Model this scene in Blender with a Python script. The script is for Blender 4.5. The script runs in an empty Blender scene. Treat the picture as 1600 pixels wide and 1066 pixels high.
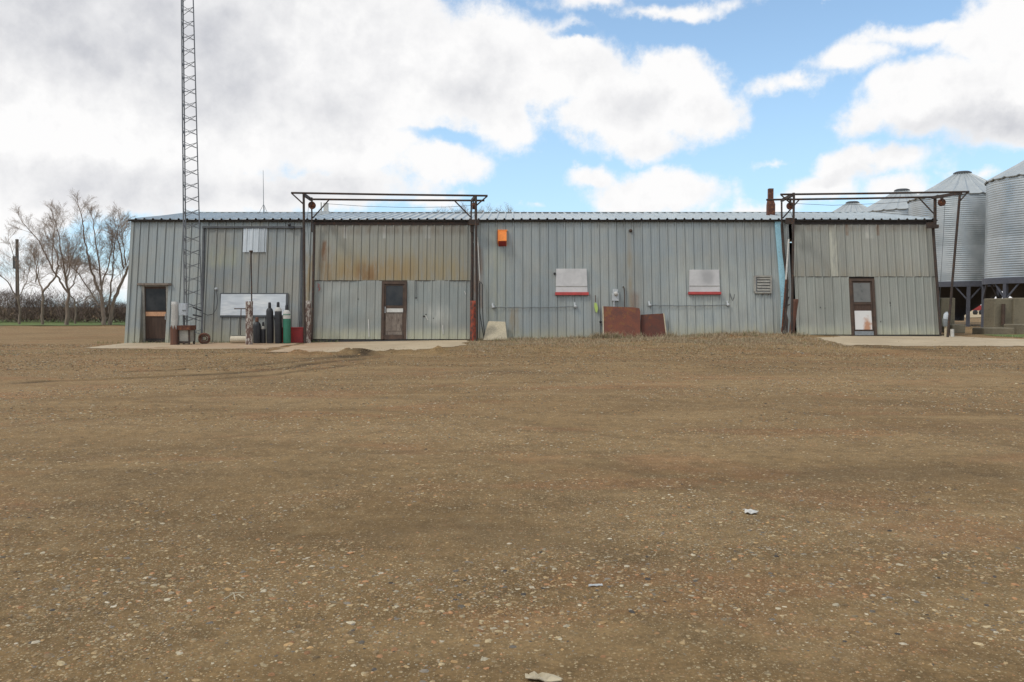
import bpy, math, random
import numpy as np
from mathutils import Vector, Matrix, noise as mnoise
R = math.radians
random.seed(7); RNG = np.random.default_rng(7)
S = bpy.context.scene
COL = S.collection

# ------------------------------------------------------------------ camera, world, sun, exposure
FPX = 1291.0; CAMZ = 1.25; CAMY = -29.0
PITCH = math.atan(53.0 / FPX)
cam = bpy.data.cameras.new('camera'); cam.sensor_width = 36.0; cam.lens = FPX / 1600 * 36
cam.clip_start = 0.05; cam.clip_end = 20000
co = bpy.data.objects.new('camera', cam); COL.objects.link(co)
co.location = (0, CAMY, CAMZ); co.rotation_euler = (R(90) - PITCH, 0, 0)
S.camera = co
S.view_settings.view_transform = 'Standard'; S.view_settings.look = 'None'
S.view_settings.gamma = 1.0; S.view_settings.use_curve_mapping = False
S.view_settings.exposure = 0.0
SUN_EL = R(52); SUN_AZ = R(-118)      # azimuth measured from +Y (north) towards +X
sl = bpy.data.lights.new('sun', 'SUN'); sl.energy = 1.6; sl.angle = R(9); sl.color = (1, .95, .87)
so = bpy.data.objects.new('sun', sl); COL.objects.link(so)
sd = Vector((math.sin(SUN_AZ) * math.cos(SUN_EL), math.cos(SUN_AZ) * math.cos(SUN_EL), math.sin(SUN_EL)))
so.rotation_euler = sd.to_track_quat('Z', 'Y').to_euler(); so.location = (0, 0, 40)


class NT:
    """small helper round a node tree"""
    def __init__(s, t): s.t = t; t.nodes.clear()
    def n(s, typ, **kw):
        nd = s.t.nodes.new(typ)
        for k, v in kw.items():
            if k.startswith('i_'):
                nd.inputs[k[2:].replace('_', ' ')].default_value = v
            else: setattr(nd, k, v)
        return nd
    def l(s, a, b): s.t.links.new(a, b)
    def put(s, sock, v):
        if isinstance(v, (int, float)): sock.default_value = v
        elif isinstance(v, (tuple, list)):
            sock.default_value = tuple(v) + ((1,) if len(v) == 3 and len(sock.default_value) == 4 else ())
        else: s.l(v, sock)
    def m(s, op, a, b=0.0, c=None, clamp=False):
        nd = s.t.nodes.new('ShaderNodeMath'); nd.operation = op; nd.use_clamp = clamp
        s.put(nd.inputs[0], a); s.put(nd.inputs[1], b)
        if c is not None: s.put(nd.inputs[2], c)
        return nd.outputs[0]
    def mix(s, f, a, b, mode='MIX'):
        nd = s.t.nodes.new('ShaderNodeMix'); nd.data_type = 'RGBA'; nd.blend_type = mode
        s.put(nd.inputs[0], f); s.put(nd.inputs[6], a); s.put(nd.inputs[7], b)
        return nd.outputs[2]
    def ss(s, v, a, b, lo=0.0, hi=1.0):
        nd = s.t.nodes.new('ShaderNodeMapRange'); nd.interpolation_type = 'SMOOTHSTEP'
        s.put(nd.inputs[0], v); nd.inputs[1].default_value = a; nd.inputs[2].default_value = b
        nd.inputs[3].default_value = lo; nd.inputs[4].default_value = hi
        return nd.outputs[0]
    def noise(s, vec, scale, detail=4, rough=.55, dist=0.0, mul=None, col=False):
        if mul:
            mp = s.t.nodes.new('ShaderNodeVectorMath'); mp.operation = 'MULTIPLY'
            s.put(mp.inputs[0], vec); mp.inputs[1].default_value = mul; vec = mp.outputs[0]
        nd = s.t.nodes.new('ShaderNodeTexNoise')
        s.put(nd.inputs['Vector'], vec); nd.inputs['Scale'].default_value = scale
        nd.inputs['Detail'].default_value = detail; nd.inputs['Roughness'].default_value = rough
        nd.inputs['Distortion'].default_value = dist
        return nd.outputs['Color' if col else 'Fac']
    def bump(s, h, strength=.3, dist=.01, nrm=None):
        nd = s.t.nodes.new('ShaderNodeBump'); nd.inputs['Strength'].default_value = strength
        nd.inputs['Distance'].default_value = dist; s.put(nd.inputs['Height'], h)
        if nrm is not None: s.l(nrm, nd.inputs['Normal'])
        return nd.outputs[0]


# ---- world: Nishita sky with clouds laid out by azimuth / elevation of the direction
W = bpy.data.worlds.new('World'); S.world = W; W.use_nodes = True
w = NT(W.node_tree)
sky = w.n('ShaderNodeTexSky', sky_type='NISHITA', sun_disc=False, sun_elevation=SUN_EL, sun_rotation=SUN_AZ,
          altitude=500, air_density=1.0, dust_density=0.6, ozone_density=1.5)
tc = w.n('ShaderNodeTexCoord'); D_ = tc.outputs['Generated']
sp = w.n('ShaderNodeSeparateXYZ'); w.l(D_, sp.inputs[0])
dx, dy, dz = sp.outputs
az0 = w.m('ARCTAN2', dx, dy); el0 = w.m('ARCSINE', dz)
# domain warp
wn = w.noise(D_, 5.0, 8, .62, 0, None, True)
ws = w.n('ShaderNodeSeparateColor'); w.l(wn, ws.inputs[0])
az = w.m('ADD', az0, w.m('MULTIPLY', w.m('SUBTRACT', ws.outputs[0], .5), .17))
el = w.m('ADD', el0, w.m('MULTIPLY', w.m('SUBTRACT', ws.outputs[1], .5), .11))


def azel(px, py):
    u = (px - 800) / FPX; v = (533 - py) / FPX
    d = Vector((u, math.cos(PITCH) + v * math.sin(PITCH), -math.sin(PITCH) + v * math.cos(PITCH))).normalized()
    return math.atan2(d.x, d.y), math.asin(d.z)


# cumulus: px centre, px radii  (positive) and blue gaps (negative)
clouds = [(1050, 145, 115, 62), (960, 165, 120, 70), (1000, 205, 100, 38), (880, 120, 120, 75), (1350, 195, 60, 40), (1440, 165, 110, 60), (1545, 80, 75, 70), (1600, 60, 90, 90), (1560, 170, 110, 62),
          (1030, 300, 110, 36), (950, 272, 55, 24), (1140, 325, 80, 24), (1335, 262, 75, 34), (1190, 318, 120, 34), (1285, 300, 100, 34), (1390, 258, 95, 34), (1040, 290, 120, 40), (1420, 300, 60, 26), (1520, 272, 30, 13),
          (1250, 122, 80, 21), (1325, 95, 95, 22), (1405, 66, 95, 20), (1465, 46, 50, 13), (1040, 22, 130, 17), (940, 14, 110, 20), (1205, 240, 26, 9), (1275, 4, 14, 12),
          (350, 100, 460, 170), (100, 190, 270, 150), (560, 225, 130, 62), (720, 120, 170, 100), (400, 288, 300, 42), (800, 195, 80, 52), (680, 262, 120, 34),
          (700, 318, 110, 16), (840, 305, 24, 9), (60, 322, 130, 34), (170, 330, 60, 20), (600, -250, 500, 170), (-500, 100, 460, 300), (30, 370, 60, 14), (150, 365, 70, 10),
          (2100, 100, 260, 140), (150, 445, 200, 40), (520, 440, 380, 80), (900, 430, 280, 60), (1500, 430, 280, 50)]
gaps = [(705, 226, 75, 12), (765, 320, 28, 12), (225, 335, 45, 12), (345, 333, 30, 8), (850, 275, 34, 22), (905, 62, 50, 10)]
dens = None; rel = None


def ell(px, py, rx, ry):
    a, e = azel(px, py)
    x = w.m('MULTIPLY', w.m('SUBTRACT', az, a), FPX / rx * .95)
    y = w.m('MULTIPLY', w.m('SUBTRACT', el, e), FPX / ry * .95)
    d = w.m('SQRT', w.m('ADD', w.m('MULTIPLY', x, x), w.m('MULTIPLY', y, y)))
    return w.m('SUBTRACT', 1.0, d), y


for c in clouds:
    f, y = ell(*c)
    f = w.m('MULTIPLY', f, (min(c[2], c[3] * 1.6) / 70) ** .6)
    fy = w.m('MULTIPLY', y, w.m('MAXIMUM', f, 0.0))
    dens = f if dens is None else w.m('SMOOTH_MAX', dens, f, .12)
    rel = fy if rel is None else w.m('ADD', rel, fy)
# elsewhere (behind, above): general noise clouds
gen = w.m('MULTIPLY', w.m('SUBTRACT', w.noise(D_, 2.2, 6, .6), .41), 5.0)
front = w.m('MULTIPLY', w.ss(dy, .25, .6), w.ss(el0, .75, .5))
gen = w.m('SUBTRACT', gen, w.m('MULTIPLY', front, 9.0))
dens = w.m('MAXIMUM', dens, gen)
gapf = None
for g in gaps:
    f, y = ell(*g)
    gapf = f if gapf is None else w.m('MAXIMUM', gapf, f)
edge = w.m('MULTIPLY', w.m('SUBTRACT', w.noise(D_, 11.0, 10, .62), .5), 1.7)
dens2 = w.m('ADD', dens, edge)
cov = w.ss(dens2, .04, .52)
cov = w.m('MULTIPLY', cov, w.ss(w.m('ADD', gapf, w.m('MULTIPLY', edge, .5)), -.25, .55, 1, 0))
# grey bellies, and relief: the side of each billow turned to the sun is lit
def shifted(k):
    nd = w.n('ShaderNodeVectorMath', operation='ADD'); w.l(D_, nd.inputs[0]); nd.inputs[1].default_value = (-.35 * k, 0, k); return nd.outputs[0]


def relief(sc, k, det):
    return w.m('SUBTRACT', w.noise(shifted(k), sc, det, .6), w.noise(D_, sc, det, .6))


rl = w.m('ADD', w.m('MULTIPLY', relief(4.6, .040, 7), 1.7), w.m('MULTIPLY', relief(13, .016, 7), 1.0))
shade_n = w.noise(D_, 3.4, 5, .5, .2)
thick = w.ss(dens2, .25, 1.15)
gr = None
for (a_, b_, c_, d_, k_) in ((330, 40, 560, 170, .95), (600, 165, 260, 80, .8), (150, 285, 260, 60, .55), (520, 290, 260, 36, .4), (1480, 215, 190, 36, .75), (1000, 228, 150, 34, .7), (960, 165, 110, 40, .35), (1330, 285, 90, 16, .4), (1010, 325, 130, 18, .3)):
    f, _ = ell(a_, b_, c_, d_); f = w.m('MULTIPLY', w.ss(f, 0, .75), k_)
    gr = f if gr is None else w.m('MAXIMUM', gr, f)
gr = w.m('MULTIPLY', gr, w.ss(shade_n, .40, .58, .25, 1.0))
gr = w.m('MULTIPLY', gr, w.m('ADD', .3, w.m('MULTIPLY', thick, .7)))
gr = w.m('ADD', gr, w.m('MULTIPLY', rl, w.m('ADD', .35, w.m('MULTIPLY', thick, .65))), clamp=True)
ccol = w.mix(gr, (9.9, 9.85, 9.85), (5.3, 5.45, 5.95))
skyc = w.mix(1.0, sky.outputs[0], (1.55, 1.68, 1.78), 'MULTIPLY')
vz = w.ss(el0, .0, .30)
skyc = w.mix(w.ss(el0, .02, .38, .62, .22), skyc, (5.8, 8.8, 11.0))
final = w.mix(cov, skyc, ccol)
bg = w.n('ShaderNodeBackground'); bg.inputs['Strength'].default_value = .1
w.l(final, bg.inputs[0]); wo = w.n('ShaderNodeOutputWorld'); w.l(bg.outputs[0], wo.inputs[0])
W.cycles.sampling_method = 'MANUAL'; W.cycles.sample_map_resolution = 512

# ------------------------------------------------------------------ pixel helpers
def P(px, py, Y):
    """point of the photo's pixel at world depth Y"""
    u = (px - 800) / FPX; v = (533 - py) / FPX
    t = (Y - CAMY) / (math.cos(PITCH) + v * math.sin(PITCH))
    return Vector((t * u, Y, CAMZ + t * (-math.sin(PITCH) + v * math.cos(PITCH))))


LEAN = .163; TH = math.atan(LEAN)
VUP = Vector((0, math.sin(TH), math.cos(TH))); VOUT = Vector((0, -math.cos(TH), math.sin(TH)))


def WF(x, v, o=0.0): return Vector((x, 0, 0)) + VUP * v + VOUT * o


def WP(px, py, o=0.0):
    """wall-plane coordinates (x, v) seen at a pixel, on the plane standing `o` proud of the wall"""
    u = (px - 800) / FPX; vv = (533 - py) / FPX
    d = Vector((u, math.cos(PITCH) + vv * math.sin(PITCH), -math.sin(PITCH) + vv * math.cos(PITCH)))
    c = Vector((0, CAMY, CAMZ)); q = VOUT * o
    t = (q - c).dot(VOUT) / d.dot(VOUT)
    p = c + d * t
    return p.x, (p - q).dot(VUP)


def smooth(a, b, x):
    t = np.clip((x - a) / (b - a), 0, 1); return t * t * (3 - 2 * t)


GX = [-60, -14, -7, -1.5, 1, 5, 9, 12, 15, 60]; GZ = [-.02, -.02, .01, .09, .14, .20, .26, .23, .22, .22]


def _vn(x, y, s, seed):
    """numpy value noise"""
    x = x / s + seed * 17.3; y = y / s + seed * 5.1
    xi = np.floor(x).astype(np.int64); yi = np.floor(y).astype(np.int64); fx = x - xi; fy = y - yi
    fx = fx * fx * (3 - 2 * fx); fy = fy * fy * (3 - 2 * fy)
    def h(a, b):
        n = (a * 374761393 + b * 668265263 + seed * 144665) & 0x7fffffff
        n = (n ^ (n >> 13)) * 1274126177 & 0x7fffffff
        return ((n ^ (n >> 16)) & 0xffff) / 65535.0
    return (h(xi, yi) * (1 - fx) + h(xi + 1, yi) * fx) * (1 - fy) + (h(xi, yi + 1) * (1 - fx) + h(xi + 1, yi + 1) * fx) * fy - .5


RIDGE = [(-7.2, -7.9), (-5.6, -7.55), (-4.2, -7.4), (-3.0, -7.3), (-1.9, -7.3), (-.9, -7.2)]


def gz(x, y):
    x = np.asarray(x, float); y = np.asarray(y, float)
    base = np.interp(x, GX, GZ) * smooth(-9, -2.0, y)
    nz = _vn(x, y, 4.5, 1) * .05 + _vn(x, y, 1.7, 2) * .030 + _vn(x, y, .6, 3) * .013 + _vn(x, y, .22, 4) * .007
    flat = np.maximum(smooth(-7.1, -6.5, y) * smooth(.9, -.9, x), smooth(-5.8, -5.2, y) * smooth(8.8, 9.6, x))
    damp = 1 - .75 * flat * smooth(.4, 0, y - 0)
    far = smooth(60, 200, np.hypot(x, y))
    z = base + nz * damp * (1 - far)
    # low bank of soil with dead grass against the wall between the two aprons
    z = z + .10 * np.exp(-((x - 8.3) / 2.2) ** 2 - ((y + .6) / 1.1) ** 2) + .05 * smooth(-1.2, 1.5, x) * smooth(10, 8, x) * np.exp(-((y + 5.2) / 1.6) ** 2)
    if np.size(x) > 1: z = z - .028 * tracks(x, y)[1] * smooth(60, 30, np.abs(y))
    for i in range(len(RIDGE) - 1):
        (ax, ay), (bx, by) = RIDGE[i], RIDGE[i + 1]
        t = np.clip(((x - ax) * (bx - ax) + (y - ay) * (by - ay)) / ((bx - ax) ** 2 + (by - ay) ** 2), 0, 1)
        d = np.hypot(x - ax - t * (bx - ax), y - ay - t * (by - ay))
        hh = .085 * (.35 + .65 * math.sin(min(i + .8, 4) / 4.2 * math.pi * .8))
        z = np.maximum(z, z * .2 + (z * .8 + hh * (1 + 1.0 * _vn(x, y, .35, 9) + .8 * _vn(x, y, .12, 10))) * np.exp(-(d / .28) ** 2) + z * .8 * (1 - np.exp(-(d / .28) ** 2)))
    return z


def ground_at(px, py, z=0.0):
    u = (px - 800) / FPX; v = (533 - py) / FPX; dz_ = -math.sin(PITCH) + v * math.cos(PITCH); dy_ = math.cos(PITCH) + v * math.sin(PITCH)
    t = (z - CAMZ) / dz_; return t * u, CAMY + t * dy_


TRACKS = [([(60, 596), (150, 592), (300, 586), (420, 577), (520, 567), (600, 558)], .20, .95), ([(200, 579), (400, 571), (520, 562), (600, 554)], .16, .8), ([(330, 592), (440, 583), (540, 572)], .14, .65),
          ([(505, 561), (560, 556), (620, 552), (700, 551)], .45, 1.0), ([(700, 551), (780, 556), (860, 553)], .14, .4), ([(755, 582), (870, 584)], .55, .5), ([(1345, 548), (1440, 551)], .5, .85), ([(1440, 551), (1560, 560)], .35, .3),
          ([(0, 640), (250, 622), (520, 618), (760, 628)], .16, .22), ([(0, 668), (280, 645), (560, 640), (800, 652), (1000, 690)], .16, .25), ([(900, 600), (1200, 612), (1600, 650)], .18, .22), ([(950, 622), (1250, 642), (1600, 700)], .18, .25),
          ([(0, 720), (400, 700), (900, 720), (1600, 840)], .12, .2), ([(0, 800), (350, 830), (700, 815), (1000, 860)], .22, .28), ([(1100, 760), (1350, 730), (1600, 745)], .25, .25)]
TRW = [([ground_at(*q) for q in pts], w_, k) for pts, w_, k in TRACKS]


def tracks(x, y, warp=True):
    """(damp mask, distance-shaped rut mask) of the wheel tracks"""
    best = np.zeros(np.shape(x)); rut = np.zeros(np.shape(x))
    xx = x + _vn(x, y, 1.2, 81) * .5 + _vn(x, y, .3, 82) * .14; yy = y + _vn(x, y, 1.2, 83) * .5 + _vn(x, y, .3, 84) * .16
    for pts, w_, k in TRW:
        d = np.full(np.shape(x), 1e9)
        for i in range(len(pts) - 1):
            (ax, ay), (bx, by) = pts[i], pts[i + 1]
            t = np.clip(((xx - ax) * (bx - ax) + (yy - ay) * (by - ay)) / ((bx - ax) ** 2 + (by - ay) ** 2), 0, 1)
            d = np.minimum(d, np.hypot(xx - ax - t * (bx - ax), yy - ay - t * (by - ay)))
        m_ = k * np.exp(-(d / w_) ** 2); best = np.maximum(best, m_ * np.clip(.75 + 1.3 * _vn(x, y, .4, 85), .1, 1))
        if w_ < .3: rut = np.maximum(rut, k * np.exp(-(d / (w_ * .7)) ** 2)); rut = np.minimum(rut, 9) - .55 * k * np.exp(-((d - w_ * 1.6) / (w_ * .6)) ** 2)
    return best, rut


def g1z(x, y): return float(gz(np.array([x]), np.array([y]))[0])


# ------------------------------------------------------------------ mesh builder
def origin(o):
    v = Vector((0, 0, 0))
    while o is not None: v += o.location; o = o.parent
    return v


class MB:
    def __init__(s): s.v = []; s.f = []; s.sm = []
    def add(s, vs, fs, sm=False):
        k = len(s.v); s.v += [tuple(a) for a in vs]; s.f += [tuple(i + k for i in f) for f in fs]; s.sm += [sm] * len(fs); return s
    def prism(s, a, b, sm=False):
        n = len(a)
        fs = [tuple(range(n))[::-1], tuple(range(n, 2 * n))] + [(i, (i + 1) % n, n + (i + 1) % n, n + i) for i in range(n)]
        return s.add(list(a) + list(b), fs, sm)
    def box(s, x0, x1, y0, y1, z0, z1, M=None):
        a = [Vector(q) for q in ((x0, y0, z0), (x1, y0, z0), (x1, y1, z0), (x0, y1, z0))]
        b = [Vector((q.x, q.y, z1)) for q in a]
        if M: a = [M @ q for q in a]; b = [M @ q for q in b]
        return s.prism(a, b)
    def wpoly(s, pts, o0, o1):
        """polygon given in wall (x,v), extruded from o0 to o1 proud of the wall"""
        return s.prism([WF(x, v, o1) for x, v in pts], [WF(x, v, o0) for x, v in pts])
    def wpx(s, pts, o0, o1): return s.wpoly([WP(px, py, o1) for px, py in pts], o0, o1)
    def wrect(s, a, b, c, d, o0, o1): return s.wpx([(a, b), (c, b), (c, d), (a, d)][::-1], o0, o1)
    def beam(s, p, q, wd, ht=None, up=Vector((0, 0, 1))):
        p = Vector(p); q = Vector(q); ht = ht or wd; d = (q - p).normalized()
        if abs(d.dot(up)) > .95: up = Vector((0, 1, 0))
        r = d.cross(up).normalized(); u = r.cross(d)
        c = [r * a * wd / 2 + u * b * ht / 2 for a, b in ((-1, -1), (1, -1), (1, 1), (-1, 1))]
        return s.prism([p + k for k in c][::-1], [q + k for k in c][::-1])
    def tube(s, pts, r, n=10, caps=True):
        pts = [Vector(p) for p in pts]; rs = r if isinstance(r, (list, tuple)) else [r] * len(pts)
        vs = []; fs = []; prev = None
        for i, p in enumerate(pts):
            d = (pts[min(i + 1, len(pts) - 1)] - pts[max(i - 1, 0)]).normalized()
            if prev is None:
                u = d.orthogonal().normalized()
            else:
                u = (prev - d * prev.dot(d)).normalized()
            prev = u; q = d.cross(u)
            vs += [p + (u * math.cos(2 * math.pi * k / n) + q * math.sin(2 * math.pi * k / n)) * rs[i] for k in range(n)]
        for i in range(len(pts) - 1):
            fs += [(i * n + k, i * n + (k + 1) % n, (i + 1) * n + (k + 1) % n, (i + 1) * n + k) for k in range(n)]
        s.add(vs, fs, True)
        if caps: s.add(vs[:n], [tuple(range(n))[::-1]]); s.add(vs[-n:], [tuple(range(n))])
        return s
    def lathe(s, prof, c=(0, 0, 0), n=24, M=None, sm=True):
        c = Vector(c); vs = []; fs = []
        for r, z in prof:
            for k in range(n):
                p = Vector((r * math.cos(2 * math.pi * k / n), r * math.sin(2 * math.pi * k / n), z))
                vs.append((M @ p if M else p) + c)
        for i in range(len(prof) - 1):
            fs += [(i * n + k, i * n + (k + 1) % n, (i + 1) * n + (k + 1) % n, (i + 1) * n + k) for k in range(n)]
        return s.add(vs, fs, sm)
    def build(s, name, mat, parent=None, loc=None, smooth_all=False):
        m = bpy.data.meshes.new(name)
        o0 = origin(parent) if parent else Vector(loc or (0, 0, 0))
        va = np.array([tuple(a) for a in s.v], dtype=float) - np.array(o0)
        m.from_pydata(va.tolist(), [], s.f); m.update()
        m.polygons.foreach_set('use_smooth', [True if smooth_all else q for q in s.sm])
        m.materials.append(mat)
        ob = bpy.data.objects.new(name, m); COL.objects.link(ob)
        if parent: ob.parent = parent
        else: ob.location = o0
        return ob


def fastmesh(name, verts, faces, mat, smooth=True, col=None, parent=None, loc=(0, 0, 0)):
    """numpy verts (n,3), faces (m,k) all of the same size"""
    m = bpy.data.meshes.new(name); nv = len(verts); nf, k = faces.shape
    o0 = np.array(origin(parent) if parent else loc, float)
    m.vertices.add(nv); m.vertices.foreach_set('co', (verts - o0).astype(np.float32).ravel())
    m.loops.add(nf * k); m.loops.foreach_set('vertex_index', faces.astype(np.int32).ravel())
    m.polygons.add(nf); m.polygons.foreach_set('loop_start', np.arange(0, nf * k, k, dtype=np.int32))
    m.polygons.foreach_set('loop_total', np.full(nf, k, dtype=np.int32))
    m.polygons.foreach_set('use_smooth', np.full(nf, smooth, dtype=bool))
    m.update(calc_edges=True)
    if col is not None:
        a = m.color_attributes.new('col', 'FLOAT_COLOR', 'POINT')
        a.data.foreach_set('color', np.hstack([col, np.ones((nv, 1))]).astype(np.float32).ravel())
    m.materials.append(mat)
    ob = bpy.data.objects.new(name, m); COL.objects.link(ob)
    if parent: ob.parent = parent
    else: ob.location = loc
    return ob


def thing(name, label, cat, loc=(0, 0, 0), group=None):
    o = bpy.data.objects.new(name, None); COL.objects.link(o); o.location = loc
    return tag(o, label, cat, group)


def tag(o, label=None, cat=None, group=None, kind=None):
    if label: o['label'] = label
    if cat: o['category'] = cat
    if group: o['group'] = group
    if kind: o['kind'] = kind
    return o


def kids_(o): return [c for c in bpy.data.objects if c.parent == o]


# ------------------------------------------------------------------ materials
def mat(name, build):
    m = bpy.data.materials.new(name); m.use_nodes = True; t = NT(m.node_tree)
    b = t.n('ShaderNodeBsdfPrincipled'); o = t.n('ShaderNodeOutputMaterial'); t.l(b.outputs[0], o.inputs[0])
    build(t, b); return m


def objc(t): return t.n('ShaderNodeTexCoord').outputs['Object']
def posc(t): return t.n('ShaderNodeNewGeometry').outputs['Position']


def worn(name, c1, c2, rough=.7, metal=0.0, scale=6, bumpd=.004, c3=None, amt3=.5, streak=None):
    """two-tone weathered surface with optional third colour in blotches"""
    def f(t, b):
        p = objc(t)
        n1 = t.noise(p, scale, 8, .65, .3, streak)
        col = t.mix(t.ss(n1, .35, .65), c1, c2)
        if c3:
            n2 = t.noise(p, scale * 1.7, 9, .7, .2, streak)
            e = .5 + (.5 - amt3) * .35
            col = t.mix(t.ss(n2, e - .03, e + .03), col, c3)
        n3 = t.noise(p, scale * 9, 5, .6)
        col = t.mix(.35, col, t.mix(t.ss(n3, .3, .7), (.35, .35, .35), (1.2, 1.2, 1.2)), 'MULTIPLY')
        t.l(col, b.inputs['Base Color']); b.inputs['Metallic'].default_value = metal
        t.l(t.ss(n3, .2, .8, rough - .12, min(1, rough + .12)), b.inputs['Roughness'])
        t.l(t.bump(t.m('ADD', n3, t.m('MULTIPLY', n1, 2.0)), .5, bumpd), b.inputs['Normal'])
    return mat(name, f)


def galv(name, base, tint2, stains=(), metal=.35, rough=.52, grime=True, pitch=.92, sheetvar=.16):
    """weathered galvanised sheet: tone changes sheet by sheet, streaks, rust stains and plain tone bands with a shape of their own
    stains, and plain tone bands: (x0,x1,z0,z1,colour,strength,soft)"""
    def f(t, b):
        p = posc(t); q = t.n('ShaderNodeSeparateXYZ'); t.l(p, q.inputs[0]); X, Y, Z = q.outputs
        fl = t.m('FLOOR', t.m('DIVIDE', X, pitch))
        wn_ = t.n('ShaderNodeTexWhiteNoise', noise_dimensions='1D'); t.l(fl, wn_.inputs['W'])
        blot = t.noise(p, 1.1, 6, .6, .3)
        col = t.mix(t.ss(blot, .3, .7), base, tint2)
        tone = t.m('ADD', 1 - sheetvar / 2, t.m('MULTIPLY', wn_.outputs['Value'], sheetvar))
        streak = t.noise(p, 1.0, 7, .6, 0, (7, 7, .3))
        tone = t.m('MULTIPLY', tone, t.ss(streak, .25, .75, .93, 1.06))
        spang = t.noise(p, 38, 3, .6)
        tone = t.m('MULTIPLY', tone, t.ss(spang, .3, .7, .95, 1.05))
        cc = t.n('ShaderNodeCombineColor')
        for i in range(3): t.l(tone, cc.inputs[i])
        col = t.mix(1.0, col, cc.outputs[0], 'MULTIPLY')
        st2 = t.noise(p, 1.0, 8, .65, .15, (5.5, 5.5, .8))
        for (x0, x1, z0, z1, c, k, sf) in stains:
            mk = t.m('MULTIPLY', t.m('MULTIPLY', t.ss(X, x0 - sf, x0 + sf), t.ss(X, x1 - sf, x1 + sf, 1, 0)),
                     t.m('MULTIPLY', t.ss(Z, z0 - sf, z0 + sf), t.ss(Z, z1 - sf * 1.6, z1 + sf * 1.6, 1, 0)))
            mk = t.m('MULTIPLY', mk, t.m('MULTIPLY', t.ss(st2, .32, .66, .15, 1), k), clamp=True)
            col = t.mix(mk, col, c)
        if grime:   # splashed soil at the foot of the sheets
            zz = t.m('ADD', Z, t.m('MULTIPLY', t.noise(p, 2.5, 6, .7), -.55))
            col = t.mix(t.ss(zz, .35, -.12, 0, .6), col, (.38, .36, .25))
        t.l(col, b.inputs['Base Color']); b.inputs['Metallic'].default_value = metal
        t.l(t.ss(blot, .3, .7, rough - .06, rough + .12), b.inputs['Roughness'])
        h = t.m('ADD', t.noise(p, 2.2, 3, .5, 0, (1, 1, .5)), t.m('MULTIPLY', t.noise(p, 14, 4, .6), .07))
        t.l(t.bump(h, .22, .02), b.inputs['Normal'])
    return mat(name, f)


RUSTC = (.20, .085, .030); OCH = (.28, .185, .065)
M = {}
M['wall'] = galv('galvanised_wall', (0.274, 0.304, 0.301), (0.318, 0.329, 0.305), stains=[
    (-7.40, -6.95, -.2, 3.2, OCH, .75, .12), (4.10, 4.25, 1.2, 3.9, OCH, .45, .06), (4.2, 4.5, 1.1, 1.8, RUSTC, .55, .10), (-1, 9.7, 3.15, 3.95, (.27, .305, .32), .5, .2), (-13.4, -7.5, 3.2, 3.95, (.29, .32, .33), .35, .2), (5.5, 9.6, .3, 2.6, (.46, .48, .43), .5, .4),  # the two broad blue-grey bands high on the sheets are plain tone
    (8.6, 9.2, 1.8, 2.3, OCH, .6, .12), (-.95, -.2, -.1, 4, (.42, .42, .29), .35, .3), (3.5, 9.5, .1, .6, (.46, .43, .29), .5, .15),
    (-9.45, -8.7, 2.6, 4.3, (.50, .45, .34), .5, .15), (-10.8, -9.6, 2.7, 3.3, (.42, .42, .25), .4, .2),
    (-.1, .25, .3, 1.2, OCH, .5, .06), (-1.5, -1.05, 1.2, 3.4, RUSTC, .7, .08)])
M['slide'] = galv('galvanised_sliding_door', (0.250, 0.271, 0.264), (0.292, 0.286, 0.250), stains=[
    (-10.8, -9.6, 2.7, 3.3, (.42, .42, .25), .4, .2), (-9.5, -9.1, 2.8, 4.2, (.40, .34, .24), .6, .08), (-8.2, -7.5, 2.9, 3.5, (.38, .38, .32), .4, .15)])
M['door_up'] = galv('galvanised_door_upper', (0.271, 0.276, 0.245), (0.299, 0.294, 0.257), stains=[
    (-6.9, -1.6, 2.1, 3.0, OCH, .75, .3), (-6.2, -3.5, 2.2, 2.85, (.29, .165, .045), .95, .25), (-6.9, -1.6, 2.0, 3.6, (.32, .29, .19), .5, .4), (-6.85, -6.4, 2.1, 3.4, RUSTC, .35, .1),
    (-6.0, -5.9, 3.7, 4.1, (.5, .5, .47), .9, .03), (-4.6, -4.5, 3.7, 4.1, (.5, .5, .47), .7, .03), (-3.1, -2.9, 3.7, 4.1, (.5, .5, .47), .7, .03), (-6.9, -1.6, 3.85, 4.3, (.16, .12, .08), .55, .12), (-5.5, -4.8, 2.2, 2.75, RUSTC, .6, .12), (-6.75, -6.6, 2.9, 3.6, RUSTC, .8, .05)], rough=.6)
M['door_low'] = galv('galvanised_door_lower', (0.251, 0.272, 0.254), (0.297, 0.302, 0.274), stains=[
    (-6.9, -1.5, -.1, .35, (.50, .52, .38), .7, .15), (-3.0, -2.2, .7, 1.2, (.50, .50, .45), .6, .15)], rough=.55, pitch=.6)
M['door2_up'] = galv('galvanised_east_door_upper', (0.293, 0.299, 0.266), (0.322, 0.322, 0.284), stains=[
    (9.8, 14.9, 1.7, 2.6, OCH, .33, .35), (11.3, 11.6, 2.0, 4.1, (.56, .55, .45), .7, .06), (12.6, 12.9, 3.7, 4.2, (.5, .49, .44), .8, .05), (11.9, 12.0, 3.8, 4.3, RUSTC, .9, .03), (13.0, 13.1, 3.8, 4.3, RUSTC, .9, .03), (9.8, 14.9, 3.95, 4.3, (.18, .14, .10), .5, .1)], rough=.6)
M['door2_low'] = galv('galvanised_east_door_lower', (0.278, 0.291, 0.258), (0.315, 0.319, 0.283), stains=[
    (9.8, 15.0, .1, .55, (.52, .53, .42), .6, .15)], rough=.58, pitch=.6)
M['roof'] = galv('galvanised_roof', (0.483, 0.523, 0.517), (0.437, 0.477, 0.483), metal=.45, rough=.42, grime=False, sheetvar=.1)
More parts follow.
